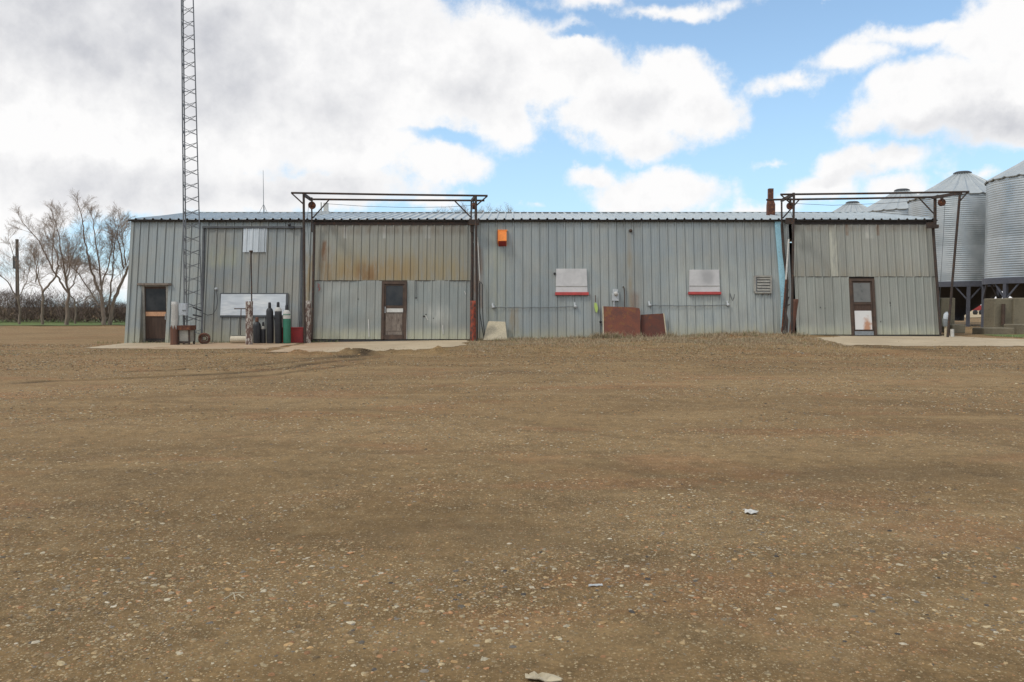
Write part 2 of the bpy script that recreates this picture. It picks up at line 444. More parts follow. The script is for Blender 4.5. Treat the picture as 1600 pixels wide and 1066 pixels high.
M['patch'] = galv('new_galvanised_patch', (0.575, 0.598, 0.598), (0.460, 0.494, 0.506), metal=.4, rough=.42, grime=False, pitch=.31, sheetvar=.35)
M['bin'] = None
M['rust'] = worn('rusty_steel', (.062, .045, .036), (.042, .033, .03), .8, .1, 9, .003, (.11, .055, .03), .3)
M['rustred'] = worn('red_rust', (0.120, 0.041, 0.022), (0.075, 0.030, 0.021), .85, 0, 7, .004, (.22, .09, .04), .35)
M['plate'] = worn('rusted_steel_plate', (0.182, 0.057, 0.030), (0.115, 0.043, 0.030), .75, .1, 2.2, .003, (.19, .075, .028), .33)
M['plate2'] = worn('dark_rusted_plate', (0.125, 0.037, 0.022), (0.081, 0.035, 0.025), .75, .1, 2.6, .003, (.15, .05, .02), .3)
M['dark'] = worn('dark_grime', (.028, .024, .022), (.045, .038, .034), .85, 0, 6)
M['darkwood'] = worn('dark_brown_boards', (.055, .032, .022), (.085, .05, .034), .8, 0, 3, .003, streak=(6, 6, .7))
M['greywood'] = worn('weathered_wood', (.23, .19, .155), (.17, .135, .11), .85, 0, 1.5, .004, (.10, .075, .06), .25, streak=(3, 3, 1))
M['frame'] = worn('brown_door_frame', (.10, .062, .042), (.06, .04, .03), .8, 0, 4)
M['trimlight'] = worn('old_grey_trim', (0.360, 0.348, 0.300), (0.264, 0.252, 0.228), .75, 0, 5)
M['orangewood'] = worn('orange_board', (.62, .34, .19), (.55, .30, .17), .7, 0, 4)
M['whitedrum'] = worn('cream_drum', (.60, .53, .40), (.52, .46, .34), .7, 0, 5)
M['whitepaint'] = worn('chalky_white_paint', (.62, .61, .57), (.52, .51, .47), .7, 0, 5)
def ffoil(t, b):
    p = objc(t); n = t.noise(p, 2.2, 6, .6, .3, (1, 1, 5)); m2 = t.noise(p, 1.3, 4, .5)
    t.l(t.mix(t.ss(n, .3, .7), t.mix(t.ss(m2, .4, .6), (.60, .64, .67), (.70, .72, .72)), (.50, .54, .57)), b.inputs['Base Color']); b.inputs['Roughness'].default_value = .5
M['foil2'] = mat('creased_white_sheet', ffoil)
M['board'] = worn('weathered_white_board', (.52, .51, .52), (.42, .41, .42), .75, 0, 1.6, .003)
M['foil'] = worn('creased_white_foil', (0.736, 0.770, 0.793), (0.598, 0.644, 0.667), .5, .1, 2.0, .003, streak=(1, 1, 4))
M['redpaint'] = worn('red_paint', (0.504, 0.060, 0.054), (0.396, 0.054, 0.048), .6, 0, 6)
M['deepred'] = worn('deep_red_paint', (0.405, 0.041, 0.041), (0.297, 0.038, 0.038), .65, 0, 5)
M['orange'] = worn('orange_paint', (.90, .27, .04), (.84, .24, .035), .5, 0, 3)
M['blue'] = worn('pale_blue_paint', (0.360, 0.624, 0.720), (0.312, 0.564, 0.672), .6, 0, 4, .002, (.25, .33, .36), .2)
M['beige'] = worn('beige_board', (.50, .43, .30), (.45, .39, .27), .7, 0, 3)
M['grey'] = worn('grey_steel', (.27, .29, .30), (.21, .23, .24), .5, .4, 6)
M['lightgrey'] = worn('light_grey_enamel', (0.529, 0.552, 0.552), (0.437, 0.460, 0.471), .5, 0, 6)
M['paleblue'] = worn('pale_grey_box', (.52, .56, .60), (.45, .49, .52), .6, 0, 6)
M['black'] = worn('black_paint', (.018, .019, .023), (.028, .030, .034), .5, 0, 5)
M['green'] = worn('green_paint', (.035, .20, .125), (.03, .165, .105), .5, 0, 5)
M['rubber'] = worn('black_rubber', (.02, .02, .02), (.03, .03, .03), .7, 0, 8)
M['postpaint'] = worn('post_with_peeling_white_paint', (.11, .068, .058), (.16, .095, .075), .85, 0, 5, .006, (.50, .47, .42), .42, streak=(2, 2, .8))
M['postred'] = worn('post_with_worn_red_paint', (.38, .075, .035), (.22, .05, .03), .8, 0, 5, .005, (.07, .045, .04), .42, streak=(2, 2, .9))
M['postrust'] = worn('post_brown', (.17, .075, .045), (.11, .055, .04), .85, 0, 4, .005, streak=(3, 3, .5))
M['postwhite'] = worn('post_white_wrap', (.50, .49, .46), (.42, .41, .38), .8, 0, 5, .006)
M['bark'] = worn('grey_brown_bark', (0.276, 0.214, 0.166), (0.186, 0.145, 0.110), .9, 0, 3, .02, streak=(4, 4, .8))
M['twig'] = worn('twigs', (0.397, 0.298, 0.225), (0.291, 0.218, 0.166), .9, 0, 2, .003)
M['pole'] = worn('utility_pole_wood', (.12, .10, .085), (.09, .075, .065), .9, 0, 3)
M['legs'] = worn('bin_frame_grey', (.115, .12, .145), (.09, .095, .115), .6, .2, 4)
M['cone'] = worn('hopper_dark_steel', (.035, .036, .042), (.028, .029, .034), .6, .2, 3)
M['cap'] = worn('vent_cap_dark', (.10, .105, .11), (.07, .075, .08), .6, .3, 5)
M['tower'] = worn('tower_galvanised', (.20, .21, .225), (.15, .16, .17), .5, .4, 5)


def fglass(t, b):
    p = objc(t); n = t.noise(p, 3, 6, .6)
    t.l(t.mix(t.ss(n, .3, .7), (.022, .025, .028), (.045, .048, .05)), b.inputs['Base Color'])
    t.l(t.ss(n, .3, .7, .3, .55), b.inputs['Roughness']); b.inputs['IOR'].default_value = 1.35
M['glass'] = mat('dark_dusty_glass', fglass)


def fglass2(t, b):
    p = objc(t); n = t.noise(p, 2, 5, .6)
    t.l(t.mix(t.ss(n, .35, .65), (.10, .105, .10), (.16, .16, .15)), b.inputs['Base Color'])
    t.l(t.ss(n, .3, .7, .2, .45), b.inputs['Roughness'])
M['glass2'] = mat('dusty_grey_glass', fglass2)


def fbin(t, b):
    p = objc(t); q = t.n('ShaderNodeSeparateXYZ'); t.l(p, q.inputs[0])
    r = t.m('FLOOR', t.m('DIVIDE', q.outputs[2], 1.12))
    wn_ = t.n('ShaderNodeTexWhiteNoise', noise_dimensions='1D'); t.l(r, wn_.inputs['W'])
    n = t.noise(p, 1.5, 6, .6)
    col = t.mix(t.ss(n, .3, .7), (.39, .42, .425), (.49, .515, .515))
    k = t.ss(wn_.outputs['Value'], 0, 1, .88, 1.05); cc = t.n('ShaderNodeCombineColor')
    for i in range(3): t.l(k, cc.inputs[i])
    t.l(t.mix(1.0, col, cc.outputs[0], 'MULTIPLY'), b.inputs['Base Color'])
    b.inputs['Metallic'].default_value = .65; t.l(t.ss(n, .3, .7, .30, .42), b.inputs['Roughness'])
M['bin'] = mat('corrugated_galvanised_bin', fbin)


def fbinroof(t, b):
    p = objc(t); n = t.noise(p, 2, 6, .6)
    t.l(t.mix(t.ss(n, .3, .7), (.40, .43, .435), (.46, .49, .49)), b.inputs['Base Color'])
    b.inputs['Metallic'].default_value = .5; b.inputs['Roughness'].default_value = .5
M['binroof'] = mat('galvanised_bin_roof', fbinroof)


def fcol(rough=.85, bump_=True):
    def f(t, b):
        a = t.n('ShaderNodeAttribute', attribute_name='col')
        n = t.noise(posc(t), 120 if bump_ else 8, 4, .6)
        t.l(t.mix(.5, a.outputs['Color'], t.mix(t.ss(n, .3, .7), (.6, .6, .6), (1.3, 1.3, 1.3)), 'MULTIPLY'), b.inputs['Base Color'])
        b.inputs['Roughness'].default_value = rough
        b.inputs['Specular IOR Level'].default_value = .2
        if bump_: t.l(t.bump(n, .4, .002), b.inputs['Normal'])
    return f
M['stones'] = mat('gravel_stones', fcol())
M['grassm'] = mat('dead_grass_blades', fcol(.8, False))


def fground(t, b):
    p = posc(t); q = t.n('ShaderNodeSeparateXYZ'); t.l(p, q.inputs[0]); X, Y, Z = q.outputs
    n0 = t.noise(p, .16, 5, .55, .4); n1 = t.noise(p, .9, 8, .62, .5); n2 = t.noise(p, 9, 8, .65); n3 = t.noise(p, 60, 5, .7); n4 = t.noise(p, 3.2, 9, .72, .4)
    tr = t.noise(p, .55, 7, .62, .6, (.25, 1.6, 1))      # bands left by wheels
    col = t.mix(t.ss(n0, .38, .62), (.168, .113, .061), (.212, .146, .081))
    col = t.mix(t.ss(tr, .44, .62, 0, .7), col, (.250, .178, .103))
    col = t.mix(t.ss(n1, .50, .66, 0, .42), col, (.118, .082, .047))
    tr2 = t.noise(p, .8, 7, .62, .5, (.16, 1.3, 1)); col = t.mix(t.ss(tr2, .54, .66, 0, .35), col, (.120, .083, .047))
    col = t.mix(t.ss(n4, .50, .64, 0, .55), col, (.128, .090, .052)); col = t.mix(t.ss(n4, .46, .34, 0, .45), col, (.270, .205, .130))
    lf = t.m('MULTIPLY', t.ss(X, -2, -11), t.ss(Y, -26, -12))
    col = t.mix(t.m('MULTIPLY', lf, .2), col, (.235, .152, .088))
    col = t.mix(.6, col, t.mix(t.ss(n2, .3, .7), (.72, .72, .72), (1.28, 1.26, 1.22)), 'MULTIPLY')
    col = t.mix(.55, col, t.mix(t.ss(n3, .3, .7), (.6, .6, .6), (1.4, 1.38, 1.34)), 'MULTIPLY')
    # fine gravel too small to model: voronoi cells of three sizes, each with its own colour
    hs = None
    dn = t.noise(p, .8, 5, .6, .3)
    for sc, th, dd in ((16, .26, .40), (34, .32, .62), (75, .38, .55), (150, .4, .40)):
        v = t.n('ShaderNodeTexVoronoi'); v.inputs['Scale'].default_value = sc; t.l(p, v.inputs['Vector'])
        sc_ = t.n('ShaderNodeSeparateColor'); t.l(v.outputs['Color'], sc_.inputs[0])
        on = t.m('GREATER_THAN', t.m('ADD', sc_.outputs[0], t.m('MULTIPLY', t.m('SUBTRACT', dn, .5), .9)), 1 - dd * .62)
        mk = t.m('MULTIPLY', on, t.ss(v.outputs['Distance'], th, th - .1))
        pc = t.mix(sc_.outputs[1], (.22, .175, .125), (.44, .36, .25))
        pc = t.mix(t.ss(sc_.outputs[2], .6, 1.0, 0, .8), pc, (.30, .17, .09))
        col = t.mix(mk, col, pc)
        hh = t.m('MULTIPLY', mk, t.m('DIVIDE', 10.0, sc)); hs = hh if hs is None else t.m('ADD', hs, hh)
    # damp, freshly turned soil where wheels have cut in
    da = t.n('ShaderNodeAttribute', attribute_name='damp')
    dk = t.m('MULTIPLY', da.outputs['Fac'], t.ss(n2, .2, .7, .6, 1.15), clamp=True)
    col = t.mix(dk, col, (.052, .038, .026))
    col = t.mix(1.0, col, (1.09, 1.03, .86), 'MULTIPLY')
    red = t.noise(p, .7, 6, .6, .4, (.5, 1.2, 1)); col = t.mix(t.ss(red, .52, .64, 0, .5), col, t.mix(1.0, col, (1.10, .88, .86), 'MULTIPLY'))
    near_tone = t.m('ADD', t.ss(Y, -18, -25.5), t.m('MULTIPLY', t.m('SUBTRACT', n0, .5), .6), clamp=True)  # soil tone gets darker towards the camera, broken up by noise
    col = t.mix(t.m('MULTIPLY', near_tone, .55), col, t.mix(1.0, col, (.72, .73, .72), 'MULTIPLY'))
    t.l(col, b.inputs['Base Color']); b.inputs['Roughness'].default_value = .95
    b.inputs['Specular IOR Level'].default_value = .15
    h = t.m('ADD', t.m('ADD', t.m('MULTIPLY', n2, .6), t.m('MULTIPLY', n3, .18)), t.m('MULTIPLY', hs, .5))
    t.l(t.bump(h, .8, .02), b.inputs['Normal'])
M['ground'] = mat('dirt_and_gravel', fground)


def fslab(t, b):
    p = posc(t); q = t.n('ShaderNodeSeparateXYZ'); t.l(p, q.inputs[0]); X, Y, Z = q.outputs
    n1 = t.noise(p, .7, 7, .6, .4); n2 = t.noise(p, 6, 8, .65); n3 = t.noise(p, 50, 4, .6)
    col = t.mix(t.ss(n1, .35, .65), (.47, .375, .245), (.39, .305, .195))
    col = t.mix(t.ss(n2, .5, .75, 0, .5), col, (.22, .175, .125))
    rs = t.m('MULTIPLY', t.ss(X, -4.4, -6.4), t.ss(X, -13, -10))
    rs = t.m('MULTIPLY', rs, t.ss(t.noise(p, 1.4, 6, .6, 0, (.6, 1.6, 1)), .3, .6))
    col = t.mix(t.m('MULTIPLY', rs, .55), col, (.32, .165, .085))
    col = t.mix(t.ss(n3, .55, .8, 0, .35), col, (.15, .12, .09))
    t.l(col, b.inputs['Base Color']); b.inputs['Roughness'].default_value = .9
    t.l(t.bump(t.m('ADD', n2, t.m('MULTIPLY', n3, .3)), .5, .01), b.inputs['Normal'])
M['slab'] = mat('old_concrete', fslab)


def fblock(t, b):
    p = posc(t); n1 = t.noise(p, 1.6, 7, .6, .3, (1, 1, .6)); n2 = t.noise(p, 14, 8, .65)
    col = t.mix(t.ss(n1, .35, .65), (.22, .19, .13), (.16, .138, .095))
    col = t.mix(t.ss(n2, .5, .75, 0, .5), col, (.10, .085, .062))
    t.l(col, b.inputs['Base Color']); b.inputs['Roughness'].default_value = .95
    t.l(t.bump(n2, .7, .03), b.inputs['Normal'])
M['block'] = mat('stained_concrete_block', fblock)


def fgrass(t, b):
    p = posc(t); n1 = t.noise(p, .25, 6, .6, .3); n2 = t.noise(p, 3, 6, .7)
    col = t.mix(t.ss(n1, .4, .6), (.095, .150, .030), (.135, .165, .045))
    col = t.mix(.6, col, t.mix(t.ss(n2, .3, .7), (.55, .55, .55), (1.35, 1.3, 1.2)), 'MULTIPLY')
    t.l(col, b.inputs['Base Color']); b.inputs['Roughness'].default_value = .95
    t.l(t.bump(n2, .8, .1), b.inputs['Normal'])
M['verge'] = mat('short_green_turf', fgrass)


def ffield(t, b):
    p = posc(t); n1 = t.noise(p, .03, 5, .6, .3); n2 = t.noise(p, 1.2, 6, .7, 0, (1, .2, 1))
    col = t.mix(t.ss(n1, .4, .6), (.46, .36, .215), (.38, .29, .165))
    col = t.mix(.6, col, t.mix(t.ss(n2, .3, .7), (.7, .7, .7), (1.25, 1.22, 1.15)), 'MULTIPLY')
    t.l(col, b.inputs['Base Color']); b.inputs['Roughness'].default_value = .95
M['field'] = mat('straw_stubble', ffield)

# ------------------------------------------------------------------ ground
def axis(fine0, fine1, step, lo, hi, ratio=1.18):
    a = list(np.arange(fine0, fine1 + 1e-6, step)); s = step; x = fine1
    while x < hi: s *= ratio; x += s; a.append(x)
    s = step; x = fine0; pre = []
    while x > lo: s *= ratio; x -= s; pre.append(x)
    return np.array(pre[::-1] + a)


def sheet(name, xs, ys, mt, dz=0.0):
    Xg, Yg = np.meshgrid(xs, ys); Zg = gz(Xg, Yg) + dz
    n, m_ = Xg.shape; v = np.stack([Xg.ravel(), Yg.ravel(), Zg.ravel()], 1)
    i = np.arange(n - 1)[:, None] * m_ + np.arange(m_ - 1)[None, :]; i = i.ravel()
    return fastmesh(name, v, np.stack([i, i + 1, i + m_ + 1, i + m_], 1), mt)


gr_ = sheet('ground', axis(-15, 16, .09, -4000, 4000), axis(-27.8, 0, .065, -120, 6000), M['ground']); tag(gr_, kind='structure')
me_ = gr_.data; a_ = np.empty(len(me_.vertices) * 3, np.float32); me_.vertices.foreach_get('co', a_); a_ = a_.reshape(-1, 3).astype(float)
at_ = me_.attributes.new('damp', 'FLOAT', 'POINT'); at_.data.foreach_set('value', tracks(a_[:, 0], a_[:, 1])[0].astype(np.float32))


def patchsheet(name, poly, mt, dz, step):
    """irregular-edged sheet following the ground inside a polygon"""
    poly = np.array(poly, float); x0, y0 = poly.min(0); x1, y1 = poly.max(0)
    xs = np.arange(x0, x1 + step, step); ys = np.arange(y0, y1 + step, step)
    Xg, Yg = np.meshgrid(xs, ys); n, m_ = Xg.shape
    def inside(px, py):
        c = np.zeros(px.shape, bool); j = len(poly) - 1
        for i in range(len(poly)):
            xi, yi = poly[i]; xj, yj = poly[j]
            c ^= ((yi > py) != (yj > py)) & (px < (xj - xi) * (py - yi) / (yj - yi + 1e-12) + xi); j = i
        return c
    jx = Xg + _vn(Xg, Yg, step * 9, 21) * step * 7 + _vn(Xg, Yg, step * 2.5, 23) * step * 3
    jy = Yg + _vn(Xg, Yg, step * 9, 22) * step * 7 + _vn(Xg, Yg, step * 2.5, 24) * step * 3
    ins = inside(jx, jy)
    v = np.stack([Xg.ravel(), Yg.ravel(), (gz(Xg, Yg) + dz).ravel()], 1)
    i = (np.arange(n - 1)[:, None] * m_ + np.arange(m_ - 1)[None, :])
    ok = ins[:-1, :-1] & ins[1:, 1:] & ins[1:, :-1] & ins[:-1, 1:]
    i = i[ok]
    f = np.stack([i, i + 1, i + m_ + 1, i + m_], 1)
    used = np.unique(f); rm = -np.ones(len(v), int); rm[used] = np.arange(len(used))
    return fastmesh(name, v[used], rm[f], mt)


def slab(name, poly):
    """concrete apron: flat cast surface, dirt lapping over its edges"""
    o = patchsheet(name, poly, M['slab'], .0, .055)
    me = o.data; n = len(me.vertices); a = np.empty(n * 3, np.float32); me.vertices.foreach_get('co', a); a = a.reshape(-1, 3)
    a[:, 2] = np.interp(a[:, 0], GX, GZ) * smooth(-9, -2.0, a[:, 1]) + .010 + _vn(a[:, 0], a[:, 1], 1.5, 31) * .01
    me.vertices.foreach_set('co', a.ravel()); me.update(); return tag(o, kind='structure')


slab('pavement_apron', [(-7.1, .6), (-6.8, -6.5), (-4.2, -6.4), (-2.6, -5.8), (-1.5, -3.9), (-1.3, .6)])
slab('pavement_strip', [(-13.55, .6), (-13.3, -3.9), (-10, -4.3), (-7.12, -4.6), (-7.15, .6)])
slab('pavement_apron', [(9.9, .6), (9.7, -3), (9.4, -5.2), (12.5, -5.3), (17.8, -5.4), (17.2, -3.6), (15.8, -1.6), (15.4, .6)])
vg = patchsheet('grass_verge', [(-120, 24), (-60, 26), (-17, 27.5), (-16.5, 58), (-120, 58)], M['verge'], .03, .35); tag(vg, kind='structure')
vg2 = patchsheet('grass_patch', [(17, -2.2), (18.5, -4), (24, -4.5), (24, 1), (17, 1)], M['verge'], .012, .12); tag(vg2, kind='structure')
fd = patchsheet('stubble_field', [(20, 40), (600, 40), (600, 1500), (20, 1500)], M['field'], .05, 4.0); tag(fd, kind='structure')

# ------------------------------------------------------------------ ribbed sheet
def ribs(mb, x0, x1, vb, vt, o=0.0, pitch=.3045, phase=0.0, h=.030, dent=.0015, seed=1, vstep=.5, seam=True):
    """ribbed steel sheet standing on the wall plane between wall coords; ribs are real folds, a groove beside each is the lap"""
    xs = []; hs = []
    k0 = math.floor((x0 - phase) / pitch) - 1; k1 = math.ceil((x1 - phase) / pitch) + 1
    prof = [(-.040, 0), (-.020, h), (.014, h), (.030, 0)]
    if seam: prof += [(.032, -.010), (.042, -.010), (.044, 0)]
    prof += [(pitch * .42, 0), (pitch * .45, .006), (pitch * .49, .006), (pitch * .52, 0)]
    for k in range(k0, k1 + 1):
        for a, b in prof:
            xs.append(phase + k * pitch + a); hs.append(b)
    xs = np.array(xs); hs = np.array(hs)
    ok = (xs > x0) & (xs < x1)
    hx0 = float(np.interp(x0, xs, hs)); hx1 = float(np.interp(x1, xs, hs))
    xs = np.concatenate([[x0], xs[ok], [x1]]); hs = np.concatenate([[hx0], hs[ok], [hx1]])
    nv = max(2, int((vt - vb) / vstep) + 1); vsx = np.linspace(vb, vt, nv)
    base = len(mb.v)
    dd = np.array([[_vn(np.array([x]), np.array([v]), .55, seed)[0] for x in xs] for v in vsx]) * dent * 2 if dent else np.zeros((nv, len(xs)))
    for j, v in enumerate(vsx):
        for i, x in enumerate(xs): mb.v.append(tuple(WF(x, v, o + hs[i] + dd[j][i])))
    m_ = len(xs)
    for j in range(nv - 1):
        for i in range(m_ - 1):
            a = base + j * m_ + i
            mb.f.append((a, a + 1, a + m_ + 1, a + m_)); mb.sm.append(False)
    return mb


XL = WP(197, 537)[0]; XR = WP(1468, 524)[0]; VE = WP(800, 345)[1]     # wall ends, eave
bld = thing('metal_workshop', 'long low grey corrugated steel workshop with two large doors and slanted walls', 'building', ((XL + XR) / 2, 0, 0))
# --- recessed walk door at the left end
dxa = WP(219, 490)[0]; dxb = WP(261, 490)[0]; vtop = WP(240, 446)[1]
mb = MB()
ribs(mb, XL, dxa, -.25, VE, seed=3, phase=.1); ribs(mb, dxa, dxb, vtop, VE, seed=3, phase=.1)
ribs(mb, dxb, WP(320, 440)[0] + .05, -.25, VE, seed=3, phase=.1)
ribs(mb, WP(320, 440)[0] + .052, WP(488, 440)[0], -.25, VE, o=-.012, seed=4, phase=.1)
XA = WP(488, 440)[0]; XB = WP(740, 440)[0]
ribs(mb, XB, WP(1226, 440)[0], -.25, VE, seed=5, phase=.05)
ribs(mb, WP(1226, 440)[0] + .002, WP(1236, 440)[0], -.25, VE, o=-.01, seed=5, phase=.05)
ribs(mb, WP(1462, 440)[0], XR, -.25, VE, seed=5, phase=.05)
ribs(mb, XA + .002, XB - .002, WP(600, 352)[1], VE, o=-.03, seed=5)
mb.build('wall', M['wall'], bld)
# end and back walls, same slanted sheet
BY = 11.6
yt = VUP.y * VE; zt = VUP.z * VE; RZ = 5.18; RY = BY / 2
mb = MB()
for X, sgn in ((XL, 1), (XR, -1)):
    pts = [(0, -.25), (yt, zt), (RY, RZ - .07), (BY - yt, zt), (BY, -.25)]
    mb.prism([Vector((X + sgn * .004, y, z)) for y, z in pts], [Vector((X + sgn * .05, y, z)) for y, z in pts])
    for k in range(1, 38):
        y = k * .305; zz = min(zt + (y - yt) / (RY - yt) * (RZ - .07 - zt), zt + (BY - yt - y) / (RY - yt) * (RZ - .07 - zt), y / LEAN, (BY - y) / LEAN)
        mb.beam((X - sgn * .008, y, -.2), (X - sgn * .008, y, zz), .04, .03)
mb.prism([Vector((XL + .06, BY, -.25)), Vector((XR - .06, BY, -.25)), Vector((XR - .06, BY - yt, zt)), Vector((XL + .06, BY - yt, zt))],
         [Vector((XL + .06, BY - .05, -.25)), Vector((XR - .06, BY - .05, -.25)), Vector((XR - .06, BY - yt - .05, zt)), Vector((XL + .06, BY - yt - .05, zt))])
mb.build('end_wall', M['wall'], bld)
# roof: ribbed sheets up both slopes
mb = MB(); xs = []; hs = []
x = XL - .08
k = 0
ph = XL - .08
while x < XR + .10:
    for a, b in ((0, 0), (.205, 0), (.228, .046), (.274, .046), (.297, 0)):
        xs.append(min(ph + k * .305 + a, XR + .10)); hs.append(b)
    k += 1; x = ph + k * .305
eY = yt - .16; eZ = zt + .03
sl = (RZ - eZ) / (RY - eY)
for ya, za, yb, zb in ((eY, eZ, RY, RZ), (RY, RZ, BY - eY, eZ)):
    base = len(mb.v); ny = 8
    for j in range(ny + 1):
        t = j / ny
        for X, h in zip(xs, hs):
            mb.v.append((X, ya + (yb - ya) * t, za + (zb - za) * t + h + .006 * math.sin(X * 1.3 + j)))
    m_ = len(xs)
    for j in range(ny):
        for i in range(m_ - 1):
            a = base + j * m_ + i; mb.f.append((a, a + 1, a + m_ + 1, a + m_)); mb.sm.append(False)
roof = mb.build('roof', M['roof'], bld)
sol = roof.modifiers.new('thick', 'SOLIDIFY'); sol.thickness = .004; sol.offset = -1
MB().beam((XL - .09, RY, RZ + .028), (XR + .1, RY, RZ + .028), .30, .02).build('ridge_cap', M['roof'], roof)
# dark eave line, closure pieces
mb = MB()
a, b = XL - .02, XR + .03
mb.prism([Vector((a, yt - .12, zt - .035)), Vector((b, yt - .12, zt - .035)), Vector((b, yt + .05, zt - .035)), Vector((a, yt + .05, zt - .035))],
         [Vector((a, yt - .12, zt + .022)), Vector((b, yt - .12, zt + .022)), Vector((b, yt + .05, zt + .022)), Vector((a, yt + .05, zt + .022))])
mb.build('eave_trim', M['dark'], bld)
mb = MB(); mb.tube([(XL - .1, eY + .05, eZ - .03), (XL - .1, RY, RZ - .02), (XL - .1, BY - eY, eZ - .03)], .035, 6)
mb.build('rake_trim', M['cap'], bld); mb = MB(); mb.tube([(XR + .11, eY + .05, eZ - .03), (XR + .11, RY, RZ - .02), (XR + .11, BY - eY, eZ - .03)], .035, 6)
mb.build('rake_trim', M['cap'], bld)
for X, s_ in ((XL, -1), (XR, 1)):
    mb = MB(); mb.wpoly([(X - .05, -.2), (X + .05, -.2), (X + .05, VE), (X - .05, VE)], -.03, .035)
    mb.build('corner_trim', M['wall'] if s_ < 0 else M['rust'], bld)

# --- left recessed walk door: stands plumb, so the slanted wall runs out in front of it at the foot
yd = VUP.y * vtop + .02; zd = VUP.z * vtop
wd = MB(); g0 = -.02
xa, xb = dxa, dxb
for xx in (xa, xb):  # cheeks
    wd.prism([Vector((xx - .02, yd + .03, g0)), Vector((xx - .02, yd + .03, zd)), Vector((xx - .02, -.01, g0))],
             [Vector((xx + .02, yd + .03, g0)), Vector((xx + .02, yd + .03, zd)), Vector((xx + .02, -.01, g0))])
recess = wd.build('door_recess', M['wall'], bld)
fr = MB(); fr.box(xa, xa + .09, yd - .03, yd + .06, g0, zd + .05).box(xb - .09, xb, yd - .03, yd + .06, g0, zd + .05)
fr.box(xa + .09, xb - .09, yd - .03, yd + .06, zd - .04, zd + .05)
wdo = fr.build('walk_door', M['trimlight'], bld)
tag(wdo, 'dark brown walk door with an orange rail across its middle')
MB().wpoly([(xa - .12, vtop - .01), (xb + .12, vtop - .01), (xb + .12, vtop + .06), (xa - .12, vtop + .06)], .03, .11).build('drip_board', M['greywood'], wdo)
x0, x1 = xa + .095, xb - .095
MB().box(x0, x1, yd + .02, yd + .05, .10, zd - .05).build('door_leaf', M['darkwood'], wdo)
MB().box(x0 + .03, x1 - .03, yd + .008, yd + .018, zd * .56, zd - .12).build('door_glass', M['glass'], wdo)
MB().box(x0 + .02, x1 - .02, yd - .004, yd + .018, zd * .46, zd * .535).build('door_rail', M['orangewood'], wdo)
MB().box(x0, x1, yd - .01, yd + .04, g0, .095).box(x0 + .02, x1 - .05, yd - .0, yd + .018, .10, .13).build('kick_plate', M['dark'], wdo)
MB().box(x1 - .05, x1 - .03, yd - .02, yd + .005, zd * .40, zd * .5).build('door_handle', M['lightgrey'], wdo)

# --- sliding door section with patch panel and boarded window strip
sd_ = MB(); sx0 = WP(321, 430)[0]; sx1 = WP(468, 430)[0]
ribs(sd_, sx0, sx1, -.06, WP(400, 353)[1], o=.035, seed=8, phase=.12)
sdo = sd_.build('sliding_door', M['slide'], bld)
tag(sdo, 'grey sliding door with bright patch at top and white boarded window')
mb = MB(); mb.wrect(316, 353.5, 471, 356.5, .07, .12); mb.wpx([(470, 356), (473, 356), (471, 534), (468, 534)][::-1], .0, .05); mb.wpx([(316.5, 354), (319.5, 354), (317, 534), (313.5, 534)][::-1], .0, .05)
mb.build('door_track', M['cap'], sdo)
mb = MB(); c = WF(*WP(454, 353), .16); mb.lathe([(0, -.03), (.05, -.03), (.06, 0), (.05, .04), (0, .05)], c, 12, Matrix.Rotation(R(90), 4, 'X')); mb.wrect(451, 353, 459, 357, .10, .17)
mb.build('track_roller', M['black'], sdo)
mb = MB(); x_, v_ = WP(380, 395); x2, v2 = WP(418, 358); ribs(mb, x_, x2, v_, v2, o=.075, pitch=.21, seed=9, h=.022)
mb.build('patch_panel', M['patch'], sdo)
mb = MB(); mb.wrect(344, 458, 450, 496, .045, .095); fro = mb.build('window_frame', M['cap'], sdo)
mb = MB()
for i, (a, b) in enumerate(((347, 386), (387, 422), (423, 447))):
    x0, v1 = WP(a, 460.5); x1, v0 = WP(b, 493.5)
    n = 14; base = len(mb.v)
    for j in range(n + 1):
        for q in range(9):
            X = x0 + (x1 - x0) * q / 8; V = v0 + (v1 - v0) * j / n
            mb.v.append(tuple(WF(X, V, .104 + .012 * float(_vn(np.array([X]), np.array([V]), .12, 40)[0]) + .002 * math.sin(V * 22 + 1.5 * math.sin(X * 5)))))
    for j in range(n):
        for q in range(8):
            k = base + j * 9 + q; mb.f.append((k, k + 1, k + 10, k + 9)); mb.sm.append(True)
mb.build('window_board', M['foil2'], sdo)

# --- overhead doors
def jag(n, amp, seed):
    r = random.Random(seed); return [r.uniform(-amp, amp) for _ in range(n)]


